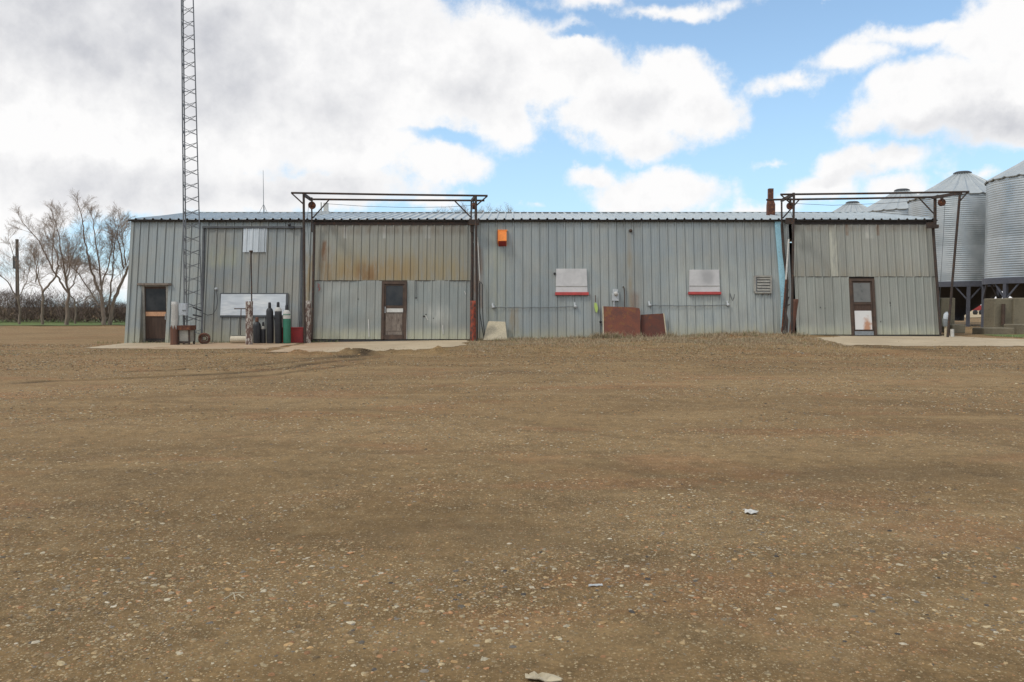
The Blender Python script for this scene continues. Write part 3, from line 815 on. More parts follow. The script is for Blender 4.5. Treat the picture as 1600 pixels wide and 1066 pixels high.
def bigdoor(pxl_t, pxr_t, pxl_b, pxr_b, ytop, ysplit, ybot, wl, wr, mu, ml, seed, label):
    xl, vt = WP(pxl_t, ytop, .03); xr, _ = WP(pxr_t, ytop, .03); _, vs = WP(600, ysplit, .03); _, vb = WP(pxl_b, ybot, .03)
    dent_ = .022 if seed == 50 else .012
    xwl = WP(wl, 480, .03)[0]; xwr = WP(wr, 480, .03)[0]
    mb = MB(); ribs(mb, xl, xr, vs + .01, vt, o=.03, seed=seed, phase=.16, dent=.003, h=.024, pitch=.292)
    up = mb.build('overhead_door', mu, bld); tag(up, label)
    mb = MB()
    ribs(mb, xl + .01, xwl, vb + .02, vs + .03, o=.05, seed=seed + 1, phase=.02, dent=dent_, h=.016, pitch=.305, vstep=.12)
    ribs(mb, xwr, xr - .01, vb + .02, vs + .03, o=.05, seed=seed + 2, phase=.20, dent=dent_, h=.016, pitch=.305, vstep=.12)
    mb.build('lower_sheet', ml, up)
    n_ = 24; jj = jag(n_ + 1, .008, seed + 5); top_ = [(xl + (xr - xl) * i / n_, vs + .034 + jj[i]) for i in range(n_ + 1)]
    MB().wpoly([(xl, vs + .016), (xr, vs + .016)] + top_[::-1], .0, .058).build('seam_gap', M['dark'], up)
    # dark weather strip and gap at the foot, header above
    pts = [(xl + (xr - xl) * i / 40, vb - .04 + (.02 + .035 * abs(jag(41, 1, seed)[i]))) for i in range(41)]
    MB().wpoly([(xl, vb - .08), (xr, vb - .08)] + pts[::-1], .01, .075).build('weather_strip', M['rubber'], up)
    return up, xl, xr, vt, vs, vb, xwl, xwr


d1, xl, xr, vt, vs, vb, xwl, xwr = bigdoor(491, 736, 487, 737, 351, 440, 531, 596, 636, M['door_up'], M['door_low'], 50,
                                          'wide overhead door with rust band and grey brown walk door')
MB().wrect(489, 346.8, 741, 351.5, -.02, .06).build('header_beam', M['rust'], d1)
# little things on the lower sheet
for (px, py, r_) in ((560, 468, .03), (663, 495, .05), (677.5, 498, .025), (666, 492, .03)):
    x, v = WP(px, py); MB().wpoly([(x + r_ * math.cos(a * .9) * (1 + .5 * math.sin(a * 3)), v + r_ * .6 * math.sin(a * .9)) for a in range(7)], .06, .068).build('hole', M['dark'], d1)
mb = MB()
for (a, b, c, d) in ((575, 499, 576, 527), (691, 508, 692, 522), (633.5, 443, 634.5, 530), (725, 455, 727, 460), (664, 493, 668, 500)):
    MB().wpx([(a, b), (a + 1.3, b), (c + 1.3, d), (c, d)][::-1], .055, .071).build('scrape', M['whitepaint'], d1)
mb = MB(); pts = [WF(*WP(px, py), .08) for px, py in ((497, 444), (500, 446), (497.5, 449), (501, 451), (499, 455), (500.5, 453))]
mb.tube(pts, .010, 5); mb.build('paint_mark', M['redpaint'], d1)
mb = MB(); x, v = WP(650.5, 466); mb.tube([WF(x, WP(649, 440)[1], .085), WF(x, v, .085)], .01, 6); mb.lathe([(0, .02), (.03, .02), (.035, 0), (0, 0)], WF(x, v, .085), 10, Matrix.Rotation(R(90), 4, 'X'))
mb.build('latch_rod', M['cap'], d1)


def walkdoor(x0, x1, v0, v1, style):
    f = MB(); o = .075
    f.wpoly([(x0, v0), (x0 + .09, v0), (x0 + .09, v1), (x0, v1)], -.05, o + .02).wpoly([(x1 - .09, v0), (x1, v0), (x1, v1), (x1 - .09, v1)], -.05, o + .02)
    f.wpoly([(x0 + .09, v1 - .10), (x1 - .09, v1 - .10), (x1 - .09, v1), (x0 + .09, v1)], -.05, o + .015)
    wd = f.build('walk_door', M['frame'], bld)
    a, b = x0 + .095, x1 - .095; H = v1 - v0
    MB().wpoly([(a, v0 + .02), (b, v0 + .02), (b, v1 - .11), (a, v1 - .11)], 0, .045).build('door_leaf', M['darkwood'] if style else M['greywood'], wd)
    MB().wpoly([(a + .05, v0 + H * .585), (b - .05, v0 + H * .585), (b - .05, v1 - .15), (a + .05, v1 - .15)], .05, .056).build('door_glass', M['glass2'] if style else M['glass'], wd)
    st = MB()
    for (p, q, r_, s_) in ((a, a + .05, v0 + .04, v1 - .12), (b - .05, b, v0 + .04, v1 - .12)):
        st.wpoly([(p, r_), (q, r_), (q, s_), (p, s_)], .048, .066)
    st.wpoly([(a + .051, v1 - .148), (b - .051, v1 - .148), (b - .051, v1 - .12), (a + .051, v1 - .12)], .048, .066)
    st.wpoly([(a + .051, v0 + H * .54), (b - .051, v0 + H * .54), (b - .051, v0 + H * .58), (a + .051, v0 + H * .58)], .048, .066)
    st.build('door_stile', M['frame'], wd)
    if not style:
        tag(wd, 'grey brown walk door with white bar under its dark window')
        MB().wpoly([(a + .08, v0 + H * .465), (b - .03, v0 + H * .465), (b - .03, v0 + H * .53), (a + .08, v0 + H * .53)], .067, .075).build('door_plate', M['whitepaint'], wd)
        pn = MB(); wq = (b - a - .14) / 3
        for i in range(3):
            q = a + .06 + i * (wq + .01); pn.wpoly([(q, v0 + .30), (q + wq, v0 + .30), (q + wq, v0 + H * .44), (q, v0 + H * .44)], .047, .058)
        pn.build('door_panel', M['greywood'], wd)
        MB().wpoly([(a + .02, v0), (b - .02, v0), (b - .02, v0 + .16), (a + .02, v0 + .16)], .067, .085).build('kick_plate', M['frame'], wd)
        MB().tube([WF(a + .035, v0 + H * .45, .10), WF(a + .035, v0 + H * .56, .10)], .012, 8).build('door_handle', M['lightgrey'], wd)
    else:
        tag(wd, 'walk door with hazy window and rust-stained white lower panel')
        MB().wpoly([(a + .055, v0 + .20), (b - .055, v0 + .20), (b - .055, v0 + H * .43), (a + .055, v0 + H * .43)], .05, .062).build('door_panel', M['panelrust'], wd)
        MB().wpoly([(a + .02, v0), (b - .02, v0), (b - .02, v0 + .14), (a + .02, v0 + .14)], .067, .085).build('kick_plate', M['grey'], wd)
    return wd


def fpr(t, b):
    p = posc(t); q = t.n('ShaderNodeSeparateXYZ'); t.l(p, q.inputs[0]); X, Y, Z = q.outputs
    n = t.noise(p, 5, 7, .65, .4)
    xc, zc = WP(1354, 505)[0], .55
    dd = t.m('SQRT', t.m('ADD', t.m('POWER', t.m('MULTIPLY', t.m('SUBTRACT', X, xc), 6.0), 2.0), t.m('POWER', t.m('MULTIPLY', t.m('SUBTRACT', Z, zc), 2.6), 2.0)))
    k = t.ss(t.m('ADD', dd, t.m('MULTIPLY', t.m('SUBTRACT', n, .5), 1.6)), 1.2, .35)
    t.l(t.mix(t.m('MULTIPLY', k, .85), (.66, .65, .63), (.42, .17, .06)), b.inputs['Base Color']); b.inputs['Roughness'].default_value = .6
M['panelrust'] = mat('white_panel_with_rust', fpr)
walkdoor(WP(596.5, 480, .05)[0], WP(635.5, 480, .05)[0], WP(600, 530.5, .05)[1], WP(600, 440, .05)[1], 0)

d2, xl, xr, vt, vs, vb, xwl, xwr = bigdoor(1237, 1457, 1232, 1466, 351, 434, 524, 1328, 1368, M['door2_up'], M['door2_low'], 70,
                                          'wide overhead door with faint ochre stains and rust-stained walk door')
MB().wrect(1237, 345.5, 1457, 350.5, -.02, .06).build('header_beam', M['dark'], d2)
walkdoor(WP(1328, 480, .05)[0], WP(1367.5, 480, .05)[0], WP(1330, 524, .05)[1], WP(1330, 435.5, .05)[1], 1)
for (px, py, r_) in ((1389.5, 474, .03), (1390, 478, .02), (1281, 481, .02), (1288, 482, .015), (1375, 503, .02)):
    x, v = WP(px, py); MB().wpoly([(x + r_ * .6 * math.cos(a * .9), v + r_ * 1.5 * math.sin(a * .9)) for a in range(7)], .06, .068).build('hole', M['dark'], d2)

# --- fittings on the middle wall
mb = MB()   # orange vent hood, open at the bottom, its front sloping out
x0, v1 = WP(778.5, 360.5, .1); x1, v0 = WP(791.5, 377, .25)
A = [WF(x0, v1, 0), WF(x0, v1, .10), WF(x0, v0, .30), WF(x0, v0 - .12, 0)]; B = [WF(x1, v1, 0), WF(x1, v1, .10), WF(x1, v0, .30), WF(x1, v0 - .12, 0)]
mb.prism(A, B)
hood = mb.build('vent_hood', M['orange'], bld)
mb = MB(); A = [WF(x0 + .02, v0 - .01, .288), WF(x0 + .02, v0 - .125, .01), WF(x0 + .02, v0 - .132, .016), WF(x0 + .02, v0 - .02, .296)]
B = [a + Vector((x1 - x0 - .04, 0, 0)) for a in A]; mb.prism(A, B); mb.build('hood_opening', M['deepred'], hood)
mb = MB(); mb.wrect(777.5, 359, 792.5, 361, .0, .115); mb.wpx([(777.5, 361), (778.9, 361), (778.9, 378), (777.5, 381)][::-1], 0, .06); mb.build('hood_flange', M['orange'], hood)

for i, (a, b, c, d, rs) in enumerate(((868, 420, 918, 461, 456.6), (1076.5, 421.5, 1125, 460, 456))):
    mb = MB(); mb.wpx([(a + 1, b), (c - 1.5, b), (c, rs), (a + .5, rs)][::-1], .02, .07); wn = mb.build('boarded_window', M['board'], bld)
    tag(wn, ['white boarded window with red sill, left of the electric meter', 'white boarded window with red sill and a dark smudge'][i])
    MB().wrect(a - .5, rs, c + 2, d, .03, .13).build('window_sill', M['redpaint'], wn)
    mb = MB(); mb.wrect(a + .5, rs - 9.5, c - .5, rs - 8.5, .071, .078); mb.build('window_seam', M['trimlight'], wn)
mb = MB(); x, v = WP(868, 428); mb.lathe([(0, .05), (.03, .05), (.04, 0), (.04, -.06), (0, -.06)], WF(WP(866.5, 428)[0], v, .06), 10, Matrix.Rotation(R(90), 4, 'X')); mb.build('socket_knob', M['black'], bld)


def fsmudge(t, b, amt=.7):
    p = posc(t); q = t.n('ShaderNodeSeparateXYZ'); t.l(p, q.inputs[0]); X, Y, Z = q.outputs
    n = t.noise(p, 3, 7, .65, .4)
    xc, zc = WP(1104, 432)[0], 2.33
    dd = t.m('SQRT', t.m('ADD', t.m('POWER', t.m('MULTIPLY', t.m('SUBTRACT', X, xc), 3.2), 2.0), t.m('POWER', t.m('MULTIPLY', t.m('SUBTRACT', Z, zc), 2.6), 2.0)))
    k = t.ss(t.m('ADD', dd, t.m('MULTIPLY', t.m('SUBTRACT', n, .5), 2.2)), 1.2, .2)
    t.l(t.mix(t.m('MULTIPLY', k, amt), t.mix(t.ss(n, .3, .7), (.56, .55, .54), (.46, .455, .45)), (.28, .28, .28)), b.inputs['Base Color']); b.inputs['Roughness'].default_value = .75
wn.data.materials[0] = mat('white_board_with_smudge', fsmudge)
for o_ in kids_(bld):
    if o_.name == 'boarded_window': o_.data.materials[0] = mat('plain_white_board', lambda t, b: fsmudge(t, b, 0.0))

for i, (a, b, c, d) in enumerate(((771, 480.5, 899, 479.5), (1015, 477.5, 1137, 477))):
    pa = WF(*WP(a, b), .07); pb = WF(*WP(c, d), .07); n = 14
    pts = [pa.lerp(pb, k / n) + Vector((0, 0, -.022 * math.sin(math.pi * k / n) + .006 * math.sin(k * 2.1))) for k in range(n + 1)]
    cb = MB().tube(pts, .013, 7).build('electric_conduit', M['grey'], bld)
    for q in (pa, pb): MB().lathe([(0, .06), (.035, .06), (.055, .03), (.055, -.05), (0, -.05)], q, 12, Matrix.Rotation(R(90), 4, 'X')).beam(q + Vector((-.03, 0, .03)), q + Vector((-.03, .05, .14)), .05, .03).build('junction_box', M['lightgrey'], cb)
mb = MB(); mb.wrect(956.5, 458, 967, 470, .03, .12); met = mb.build('electric_meter', M['lightgrey'], bld)
MB().lathe([(0, .10), (.055, .10), (.075, .06), (.075, 0), (0, 0)], WF(*WP(961.5, 460), .12), 20, Matrix.Rotation(R(90), 4, 'X')).build('meter_dial', M['whitepaint'], met)
MB().wrect(957.5, 452, 965.5, 457.9, .03, .09).build('meter_cap', M['lightgrey'], met)
MB().tube([WF(*WP(959, 470), .09), WF(*WP(959, 481), .09)], .022, 8).build('meter_pipe', M['lightgrey'], met)
MB().tube([WF(*WP(973, 449), .03), WF(*WP(973.5, 448.6), .09), WF(*WP(974.8, 452), .10), WF(*WP(975.5, 462), .10), WF(*WP(975.6, 481), .10)], .017, 8).build('bent_pipe', M['frame'], bld)
mb = MB(); x, v = WP(985, 361); mb.lathe([(0, .05), (.035, .05), (.06, .01), (.06, -.02), (0, -.02)], WF(x, v, .05), 10, Matrix.Rotation(R(90), 4, 'X')); mb.build('pipe_stub', M['frame'], bld)
MB().lathe([(0, .05), (.03, .05), (.045, 0), (0, 0)], WF(*WP(938, 503.5), .05), 10, Matrix.Rotation(R(90), 4, 'X')).build('socket_knob', M['black'], bld)
mb = MB()
mb.tube([WF(*WP(1140, 459), .05), WF(*WP(1141.5, 466), .08), WF(*WP(1143, 471), .12), WF(*WP(1145, 467), .14), WF(*WP(1146, 461), .14)], .012, 6); mb.build('wall_hook', M['cap'], bld)
# louvred vent
mb = MB()
for (a, b, c, d) in ((1178.5, 430.5, 1206.5, 433), (1179.5, 456, 1206, 458.5), (1178.5, 433.1, 1181.5, 455.9), (1203.5, 433.1, 1206.3, 455.9)): mb.wrect(a, b, c, d, .03, .10)
lv = mb.build('louvre_vent', M['trimlight'], bld)
MB().wrect(1181.5, 433, 1203.6, 456, .03, .05).build('louvre_back', M['grey'], lv)
for k in range(5):
    x0, v1 = WP(1182, 433.6 + k * 4.45); x1, v0 = WP(1203.2, 433.6 + k * 4.45 + 3.9)
    MB().prism([WF(x0, v1, .055), WF(x0, v1 - .01, .052), WF(x0, v0, .09), WF(x0, v0 + .012, .094)], [WF(x1, v1, .055), WF(x1, v1 - .01, .052), WF(x1, v0, .09), WF(x1, v0 + .012, .094)]).build('louvre_blade', M['trimlight'], lv)
MB().wrect(1192, 458.5, 1193, 461, .05, .08).build('vent_clip', M['frame'], lv)
MB().wrect(1201, 458.5, 1202, 461, .05, .08).build('vent_clip', M['frame'], lv)
# pale blue trim tapering to the foot
MB().wpx([(1210.5, 346), (1221.5, 346), (1224, 380), (1229, 440), (1226, 474), (1221, 474), (1215, 400)][::-1], .03, .07).wpx([(1220.5, 474.2), (1226.5, 474.2), (1223, 512), (1220.5, 512)][::-1], .03, .062).build('blue_trim', M['blue'], bld)
# roof furniture (fixed to the roof)
mb = MB()
px = P(1204, 334, 3.6); top = P(1204, 295, 3.6)
mb.box(px.x - .13, px.x + .14, 3.47, 3.73, 4.6, top.z - .62); mb.prism([Vector((px.x - .13, 3.47, top.z - .62)), Vector((px.x + .14, 3.47, top.z - .62)), Vector((px.x + .14, 3.73, top.z - .62)), Vector((px.x - .13, 3.73, top.z - .62))],
        [Vector((px.x - .11, 3.5, top.z - .42)), Vector((px.x + .08, 3.5, top.z - .42)), Vector((px.x + .08, 3.7, top.z - .42)), Vector((px.x - .11, 3.7, top.z - .42))])
mb.box(px.x - .10, px.x + .08, 3.51, 3.69, top.z - .42, top.z)
MBs = mb.build('chimney', M['rustred'], roof); tag(MBs, 'rusty square chimney behind the right overhead door')
q = P(507.5, 333, 4.2)
mb = MB(); mb.box(q.x - .17, q.x + .19, 4.05, 4.4, 4.7, q.z + .06); mb.build('roof_vent', M['lightgrey'], roof)
mb = MB(); mb.tube([(q.x - .14, 4.2, q.z), (q.x - .14, 4.2, q.z + .42)], .03, 8); mb.box(q.x - .04, q.x + .13, 4.15, 4.3, q.z + .06, q.z + .40); mb.build('vent_stack', M['whitepaint'], roof)
a = P(412, 334, 4.6); t_ = P(412, 266, 4.6)
mb = MB(); mb.tube([(a.x, 4.6, 4.85), (a.x, 4.6, a.z + .35), (a.x, 4.6, t_.z)], [.022, .016, .008], 6)
for dx_, dy_ in ((-.27, .0), (.22, 0), (0, .3)): mb.tube([(a.x, 4.6, a.z + .38), (a.x + dx_, 4.6 + dy_, 4.9)], .009, 5)
an = mb.build('radio_antenna', M['grey'], roof)

# ------------------------------------------------------------------ steel gantries carrying the overhead doors
def gantry(label, F, Bk, posts, inner, wheels, endA, endB, braces_r, braces_f, plates, foots, wires, counter):
    t = thing('door_gantry', label, 'steel frame', (foots[0][0], foots[0][1], 0), 'steel door frames in front of the workshop')
    YF, YB = -1.03, .42
    MB().tube([P(F[0][0], F[0][1], YF), P((F[0][0] + F[1][0]) / 2, (F[0][1] + F[1][1]) / 2 + .4, YF), P(F[1][0], F[1][1], YF)], .035, 10).build('front_rail', M['rust'], t)
    MB().tube([P(Bk[0][0], Bk[0][1], YB), P((Bk[0][0] + Bk[1][0]) / 2, (Bk[0][1] + Bk[1][1]) / 2 + .4, YB), P(Bk[1][0], Bk[1][1], YB)], .036, 10).build('rear_rail', M['rust'], t)
    for (a, f) in zip(posts, foots):
        MB().tube([P(a[0], a[1], YF), (f[0], f[1], f[2])], .040, 10).build('post', M['rust'], t)
    for (a, b, w_) in inner:
        MB().tube([P(a[0], a[1], YB - .05), P(b[0], b[1], YB - .05)], w_, 8).build('hanger', M['rust'], t)
    for (a, b, c, d) in ((endA), (endB)):
        MB().beam(P(a, b, YF), P(c, d, YB), .07, .10).build('side_beam', M['rust'], t)
    for (a, b) in braces_r: MB().tube([P(*a, YB), P(*b, YB)], .024, 8).build('brace', M['rust'], t)
    for (a, b) in braces_f: MB().tube([P(*a, YF), P(*b, YF)], .024, 8).build('brace', M['rust'], t)
    for (px, py, Y, r_, edge) in wheels:
        c = P(px, py, Y)
        Mx = Matrix.Rotation(R(90), 4, 'Y') if edge else Matrix.Rotation(R(90), 4, 'X') @ Matrix.Rotation(R(8), 4, 'Y')
        wl = MB().lathe([(0, -.04), (r_ * .35, -.045), (r_ * .4, -.03), (r_ * .86, -.03), (r_, -.045), (r_ * .88, 0), (r_, .045), (r_ * .86, .03), (r_ * .4, .03), (r_ * .35, .045), (0, .04)], c, 28, Mx).build('pulley_wheel', M['rustred'], t)
        MB().beam(c + Vector((0, .0, 0)), c + Vector((0, 0, r_ + .14)), .03, .16).build('pulley_bracket', M['rust'], wl)
    for (a, b, c, d, Y, th) in plates:
        p0 = P(a, d, Y); p1 = P(c, b, Y)
        MB().box(p0.x, p1.x, Y - th, Y, p0.z, p1.z).build('bracket_plate', M['rust'], t)
    for pts in wires:
        MB().tube([P(a, b, Y) for a, b, Y in pts], .007, 5).build('cable', M['cap'], t)
    for pts, mm, r_ in counter:
        MB().tube([P(a, b, Y) for a, b, Y in pts], r_, 8).build('guide_pipe', M[mm], t)
    return t


def gp(px, Y, z=None):
    p = P(px, 533, Y); return (p.x, Y, g1z(p.x, Y) if z is None else z)


gantry('rusty pipe frame over the left overhead door, with red pulley',
       ((455, 301.5), (762, 306)), ((484, 311.5), (757, 313.5)),
       ((474.5, 303), (743.5, 306)),
       (((487, 312), (487.5, 363), .028), ((736.5, 313), (736, 352), .028)),
       ((487.5, 321, .0, .13, False), (740, 322, .0, .13, True)),
       (474.5, 304, 486, 312), (743.5, 306.5, 737.5, 313.5),
       (((514, 312.5), (488.5, 341)), ((710, 313.5), (736.5, 340.5))),
       (((455.5, 302), (473.5, 318.5)), ((761.5, 306.5), (744.5, 321))),
       ((732.5, 343.5, 749, 352, .36, .12), (735, 352, 740, 363, .38, .08)),
       (gp(476.2, -.93), gp(745.5, -.93)),
       (((510, 318.5, .3), (570, 322.5, .3), (640, 324.5, .3), (700, 323.5, .3), (740, 321, .3)), ((482, 322, .0), (480, 345, .3), (484, 400, .1)), ((741, 330, 0), (742, 344, .2))),
       (([(491.3, 348, .45), (490.2, 400, .3), (488.8, 470, .1), (487.3, 531, -.12)], 'rust', .045), ([(737.8, 352, .45), (737.5, 400, .3), (737, 470, .1), (737.5, 529, -.12)], 'rust', .045)))
gantry('rusty pipe frame over the right overhead door, right post leaning',
       ((1219.5, 304), (1514, 299.8)), ((1197.5, 312.3), (1458, 308)),
       ((1240.5, 303.5), (1500, 301)),
       (((1221.3, 316), (1221.6, 362), .032), ((1461, 308.5), (1461, 355), .055)),
       ((1234.8, 322, -.2, .125, False), (1471.5, 316.5, -.1, .125, False)),
       (1240.5, 303.5, 1221, 313.5), (1502, 301.5, 1457, 309),
       (((1249, 312), (1223, 341)), ((1435, 308.5), (1460, 335))),
       (((1220, 304.5), (1240, 322)), ((1512.5, 300), (1500, 314))),
       ((1227, 341, 1240, 350.5, .25, .12), (1447, 348, 1457, 357, .36, .12), (1455, 352, 1464, 357, .36, .14)),
       (gp(1236.8, -.93), gp(1480.5, -.93)),
       (((1239, 318, .2), (1300, 321, .3), (1380, 318, .3), (1455, 312, .3)), ((1476.5, 320, -.15), (1474.5, 360, -.3), (1470.5, 427, -.5), (1467.5, 480, -.6)), ((1234, 328, -.1), (1239, 342, .2)), ((1232, 350, .1), (1232.5, 372, .0))),
       (([(1221.5, 350, .45), (1224.5, 395, .3), (1230, 440, .2), (1228.5, 480, .0), (1224, 516, -.15)], 'rust', .05),
        ([(1232.3, 374, .25), (1231, 395, .2), (1228, 437, .05)], 'whitepaint', .032),
        ([(1228, 437, .05), (1225.5, 470, -.1), (1221.5, 519, -.3)], 'rustred', .03),
        ([(1457.5, 352, .45), (1461, 400, .3), (1466, 470, .1), (1470, 520, -.1)], 'rust', .05)))

# ------------------------------------------------------------------ bollards and small things before the wall
def post(px, ptop, pbot, wpx, Y, mm, name, label, cat='post', lean=0.0, square=False, rough=.012, grp=None):
    b = P(px, pbot, Y); tp = P(px + lean, ptop, Y); r_ = wpx / FPX * (Y - CAMY) / 2; zb = g1z(b.x, Y) - .05
    mb = MB(); n = 14; prof = []; rr = random.Random(int(px))
    for i in range(13):
        t = i / 12; c = Vector((b.x + (tp.x - b.x) * t, Y, zb + (tp.z - zb) * t))
        for k in range(n):
            a = 2 * math.pi * k / n; q = r_ * (1 + rr.uniform(-.06, .06)) * (1.0 if not square else min(1.25, 1 / max(abs(math.cos(a)), abs(math.sin(a))) * .95))
            prof.append(c + Vector((q * math.cos(a), q * math.sin(a), 0)))
    fs = [(i * n + k, i * n + (k + 1) % n, (i + 1) * n + (k + 1) % n, (i + 1) * n + k) for i in range(12) for k in range(n)]
    fs.append(tuple(range(12 * n, 13 * n)))
    mb.add(prof, fs, True); o = mb.build(name, M[mm], None, (b.x, Y, zb)); return tag(o, label, cat, grp)


g_ = 'guard posts beside the doors'
post(273, 471.5, 541, 9.5, -1.6, 'postwhite', 'guard_post', 'white guard post beside the left walk door, rusty at the foot', grp=g_, square=True)
post(389.5, 471, 541, 10.5, -1.55, 'postpaint', 'guard_post', 'brown guard post with peeling white paint left of the gas cylinders', grp=g_, square=True)
post(481.5, 470, 533, 8.5, -.55, 'postpaint', 'guard_post', 'peeling guard post left of the left overhead door', grp=g_, square=True)
post(740.5, 470, 530, 11.5, -.6, 'postred', 'guard_post', 'worn red guard post right of the left overhead door', grp=g_)
post(1236.5, 467.5, 523, 8, -.75, 'postrust', 'guard_post', 'rusty brown leaning guard post beside the right overhead door', lean=7, grp=g_)
# ragged rust sleeve on the foot of the white post
b = P(273, 541, -1.6); mb = MB(); n = 16
rr = random.Random(3); ring = []
zt_ = [P(273, 512, -1.6).z + .10 * math.sin(3 * a) + rr.uniform(-.05, .05) for a in range(n)]
for lvl in range(2):
    for k in range(n):
        a = 2 * math.pi * k / n; q = .118 * min(1.25, 1 / max(abs(math.cos(a)), abs(math.sin(a))) * .95)
        ring.append(Vector((b.x + q * math.cos(a), -1.6 + q * math.sin(a), -.05 if lvl == 0 else zt_[k])))
mb.add(ring, [(k, (k + 1) % n, n + (k + 1) % n, n + k) for k in range(n)], True)
gpo = [o for o in COL.objects if o.name == 'guard_post'][0]
mb.build('rust_sleeve', M['postrust'], gpo)
# thin pipe standing behind the brown post
b = P(393.3, 471, -1.35); tp = P(393.3, 394, -1.35)
o = MB().tube([(b.x, -1.35, .0), (b.x, -1.35, tp.z)], .022, 8).lathe([(0, 0), (.06, 0), (.06, .05), (0, .06)], (b.x, -1.35, tp.z), 12).build('vent_pipe', M['rust'], None, (b.x, -1.35, 0))
tag(o, 'thin rusty upright pipe with small cap behind the brown guard post', 'pipe')
# small cabinet on legs, red rusty lid
t = thing('rusty_cabinet', 'small rusty cabinet with red-brown lid on low legs beside the white post', 'cabinet', tuple(P(290.5, 541, -1.4))[:2] + (0,))
p0 = P(281, 538, -1.4); p1 = P(301, 510, -1.4)
MB().box(p0.x + .03, p1.x - .03, -1.6, -1.2, .10, p1.z - .10).build('body', M['trimlight'], t)
MB().box(p0.x - .01, p1.x + .02, -1.66, -1.15, p1.z - .12, p1.z + .03).build('lid', M['rustred'], t)
for a in (p0.x + .02, p1.x - .07):
    for yy in (-1.62, -1.22): MB().box(a, a + .05, yy, yy + .05, -.02, p1.z - .121).build('leg', M['rust'], t)
MB().box(p0.x + .07, p1.x - .07, -1.61, -1.59, .04, .12).build('foot_rail', M['rust'], t)
# electric box carried on the lattice tower
t = thing('lattice_tower', 'tall slim grey lattice mast standing against the left of the workshop', 'mast', (P(300, 533, -.6).x, -.5, 0))
XA_ = [P(288.3, 533, -.85), P(316.5, 533, -.55), P(292.0, 533, -.18)]
Ys = (-.85, -.55, -.18)
topz = 17.0
pts0 = [Vector((p.x, y, 0)) for p, y in zip(XA_, Ys)]
cx = sum((p.x for p in pts0)) / 3; cy = sum(Ys) / 3
def leg_at(i, z):
    k = 1 - .52 * z / 17.0
    p = pts0[i]; return Vector((cx + (p.x - cx) * k, cy + (p.y - cy) * k, z))
for i in range(3): MB().tube([leg_at(i, -.05), leg_at(i, 6), leg_at(i, 12), leg_at(i, topz)], .024 if i != 1 else .021, 8).build('leg', M['tower'], t)
for i, j in ((0, 1), (1, 2), (2, 0)):
    for q in (0, 1):
        z = .3; st = .455; pts = []; a, b = (i, j) if q else (j, i)
        while z < topz - .5:
            pts += [leg_at(a, z), leg_at(b, z + st * .42)]; z += st; a, b = b, a
        MB().tube(pts, .0095, 5).build('lattice_brace', M['tower'], t)
p0 = P(281, 493, -.95); p1 = P(292.5, 474, -.95)
bx = MB().box(p0.x, p1.x, -1.02, -.89, p0.z, p1.z).box(p0.x + .02, p1.x - .02, -1.03, -1.021, p0.z + .02, p1.z - .02).build('control_box', M['paleblue'], t)
MB().box(p0.x + .12, p1.x - .02, -1.05, -1.03, p0.z + .16, p0.z + .19).build('box_latch', M['grey'], bx)
mb = MB()
for z0, z1 in ((P(0, 480, -.7).z, P(0, 486, -.7).z), (P(0, 492, -.7).z, P(0, 495, -.7).z)):
    mb.beam(leg_at(0, z0) + Vector((.3, -.02, 0)), leg_at(1, z1), .03, .05)
mb.tube([(p0.x + .13, -.95, p0.z), (p0.x + .13, -.95, 0)], .03, 8); mb.build('cable_clamp', M['cap'], t)
# rusty reel lying at tower foot
c = P(319, 529, -.95); o = MB().tube([c + Vector((.17 * math.cos(a / 16 * 6.283), .03 * math.sin(a), .15 * math.sin(a / 16 * 6.283))) for a in range(17)], .045, 8).tube([c + Vector((.09 * math.cos(a / 12 * 6.283), 0, .08 * math.sin(a / 12 * 6.283))) for a in range(13)], .02, 6)
o = o.build('cable_coil', M['postrust'], None, (c.x, c.y, 0)); tag(o, 'small rusty coil leaning against the wall at the mast foot', 'coil')
# cable looping from the wall socket to the mast
pts = [WF(*WP(339, 453), .08), WF(*WP(340.5, 462), .1), WF(*WP(341.5, 472), .12), WF(*WP(340, 484), .14), WF(*WP(335, 492), .16), WF(*WP(328, 494), .2), WF(*WP(318, 490), .3)]
MB().tube(pts, .013, 7).build('wall_cable', M['cap'], bld)
MB().lathe([(0, .05), (.05, .05), (.06, 0), (0, 0)], WF(*WP(338.5, 452), .03), 12, Matrix.Rotation(R(90), 4, 'X')).build('wall_socket', M['lightgrey'], bld)

# gas cylinders
def cyl(px, ptop, wpx, Y, mm, label, shoulder=None, capm='black', neck=.5):
    b = P(px, 535, Y); r_ = wpx / FPX * (Y - CAMY) / 2; H = P(px, ptop, Y).z - .02
    t = thing('gas_cylinder', label, 'gas cylinder', (b.x, Y, .02), 'gas cylinders standing against the wall')
    hn = .17 * H ** .3; hb = H - hn
    MB().lathe([(0, 0), (r_ * .96, 0), (r_, .02), (r_, hb - r_ * 1.1), (r_ * .93, hb - r_ * .65), (r_ * .72, hb - r_ * .25), (r_ * .42, hb), (0, hb)], (b.x, Y, .02), 24).build('body', M[mm], t)
    if shoulder:
        MB().lathe([(r_ * 1.005, hb - r_ * 1.25), (r_ * .945, hb - r_ * .63), (r_ * .735, hb - r_ * .23), (r_ * .43, hb + .004)], (b.x, Y, .025), 24).build('shoulder', M[shoulder], t)
    MB().lathe([(0, hb), (r_ * .42, hb), (r_ * .44, hb + .02), (r_ * .40, H - .03), (r_ * .28, H), (0, H)], (b.x, Y, .02), 16).build('valve_cap', M[capm], t)
    return t


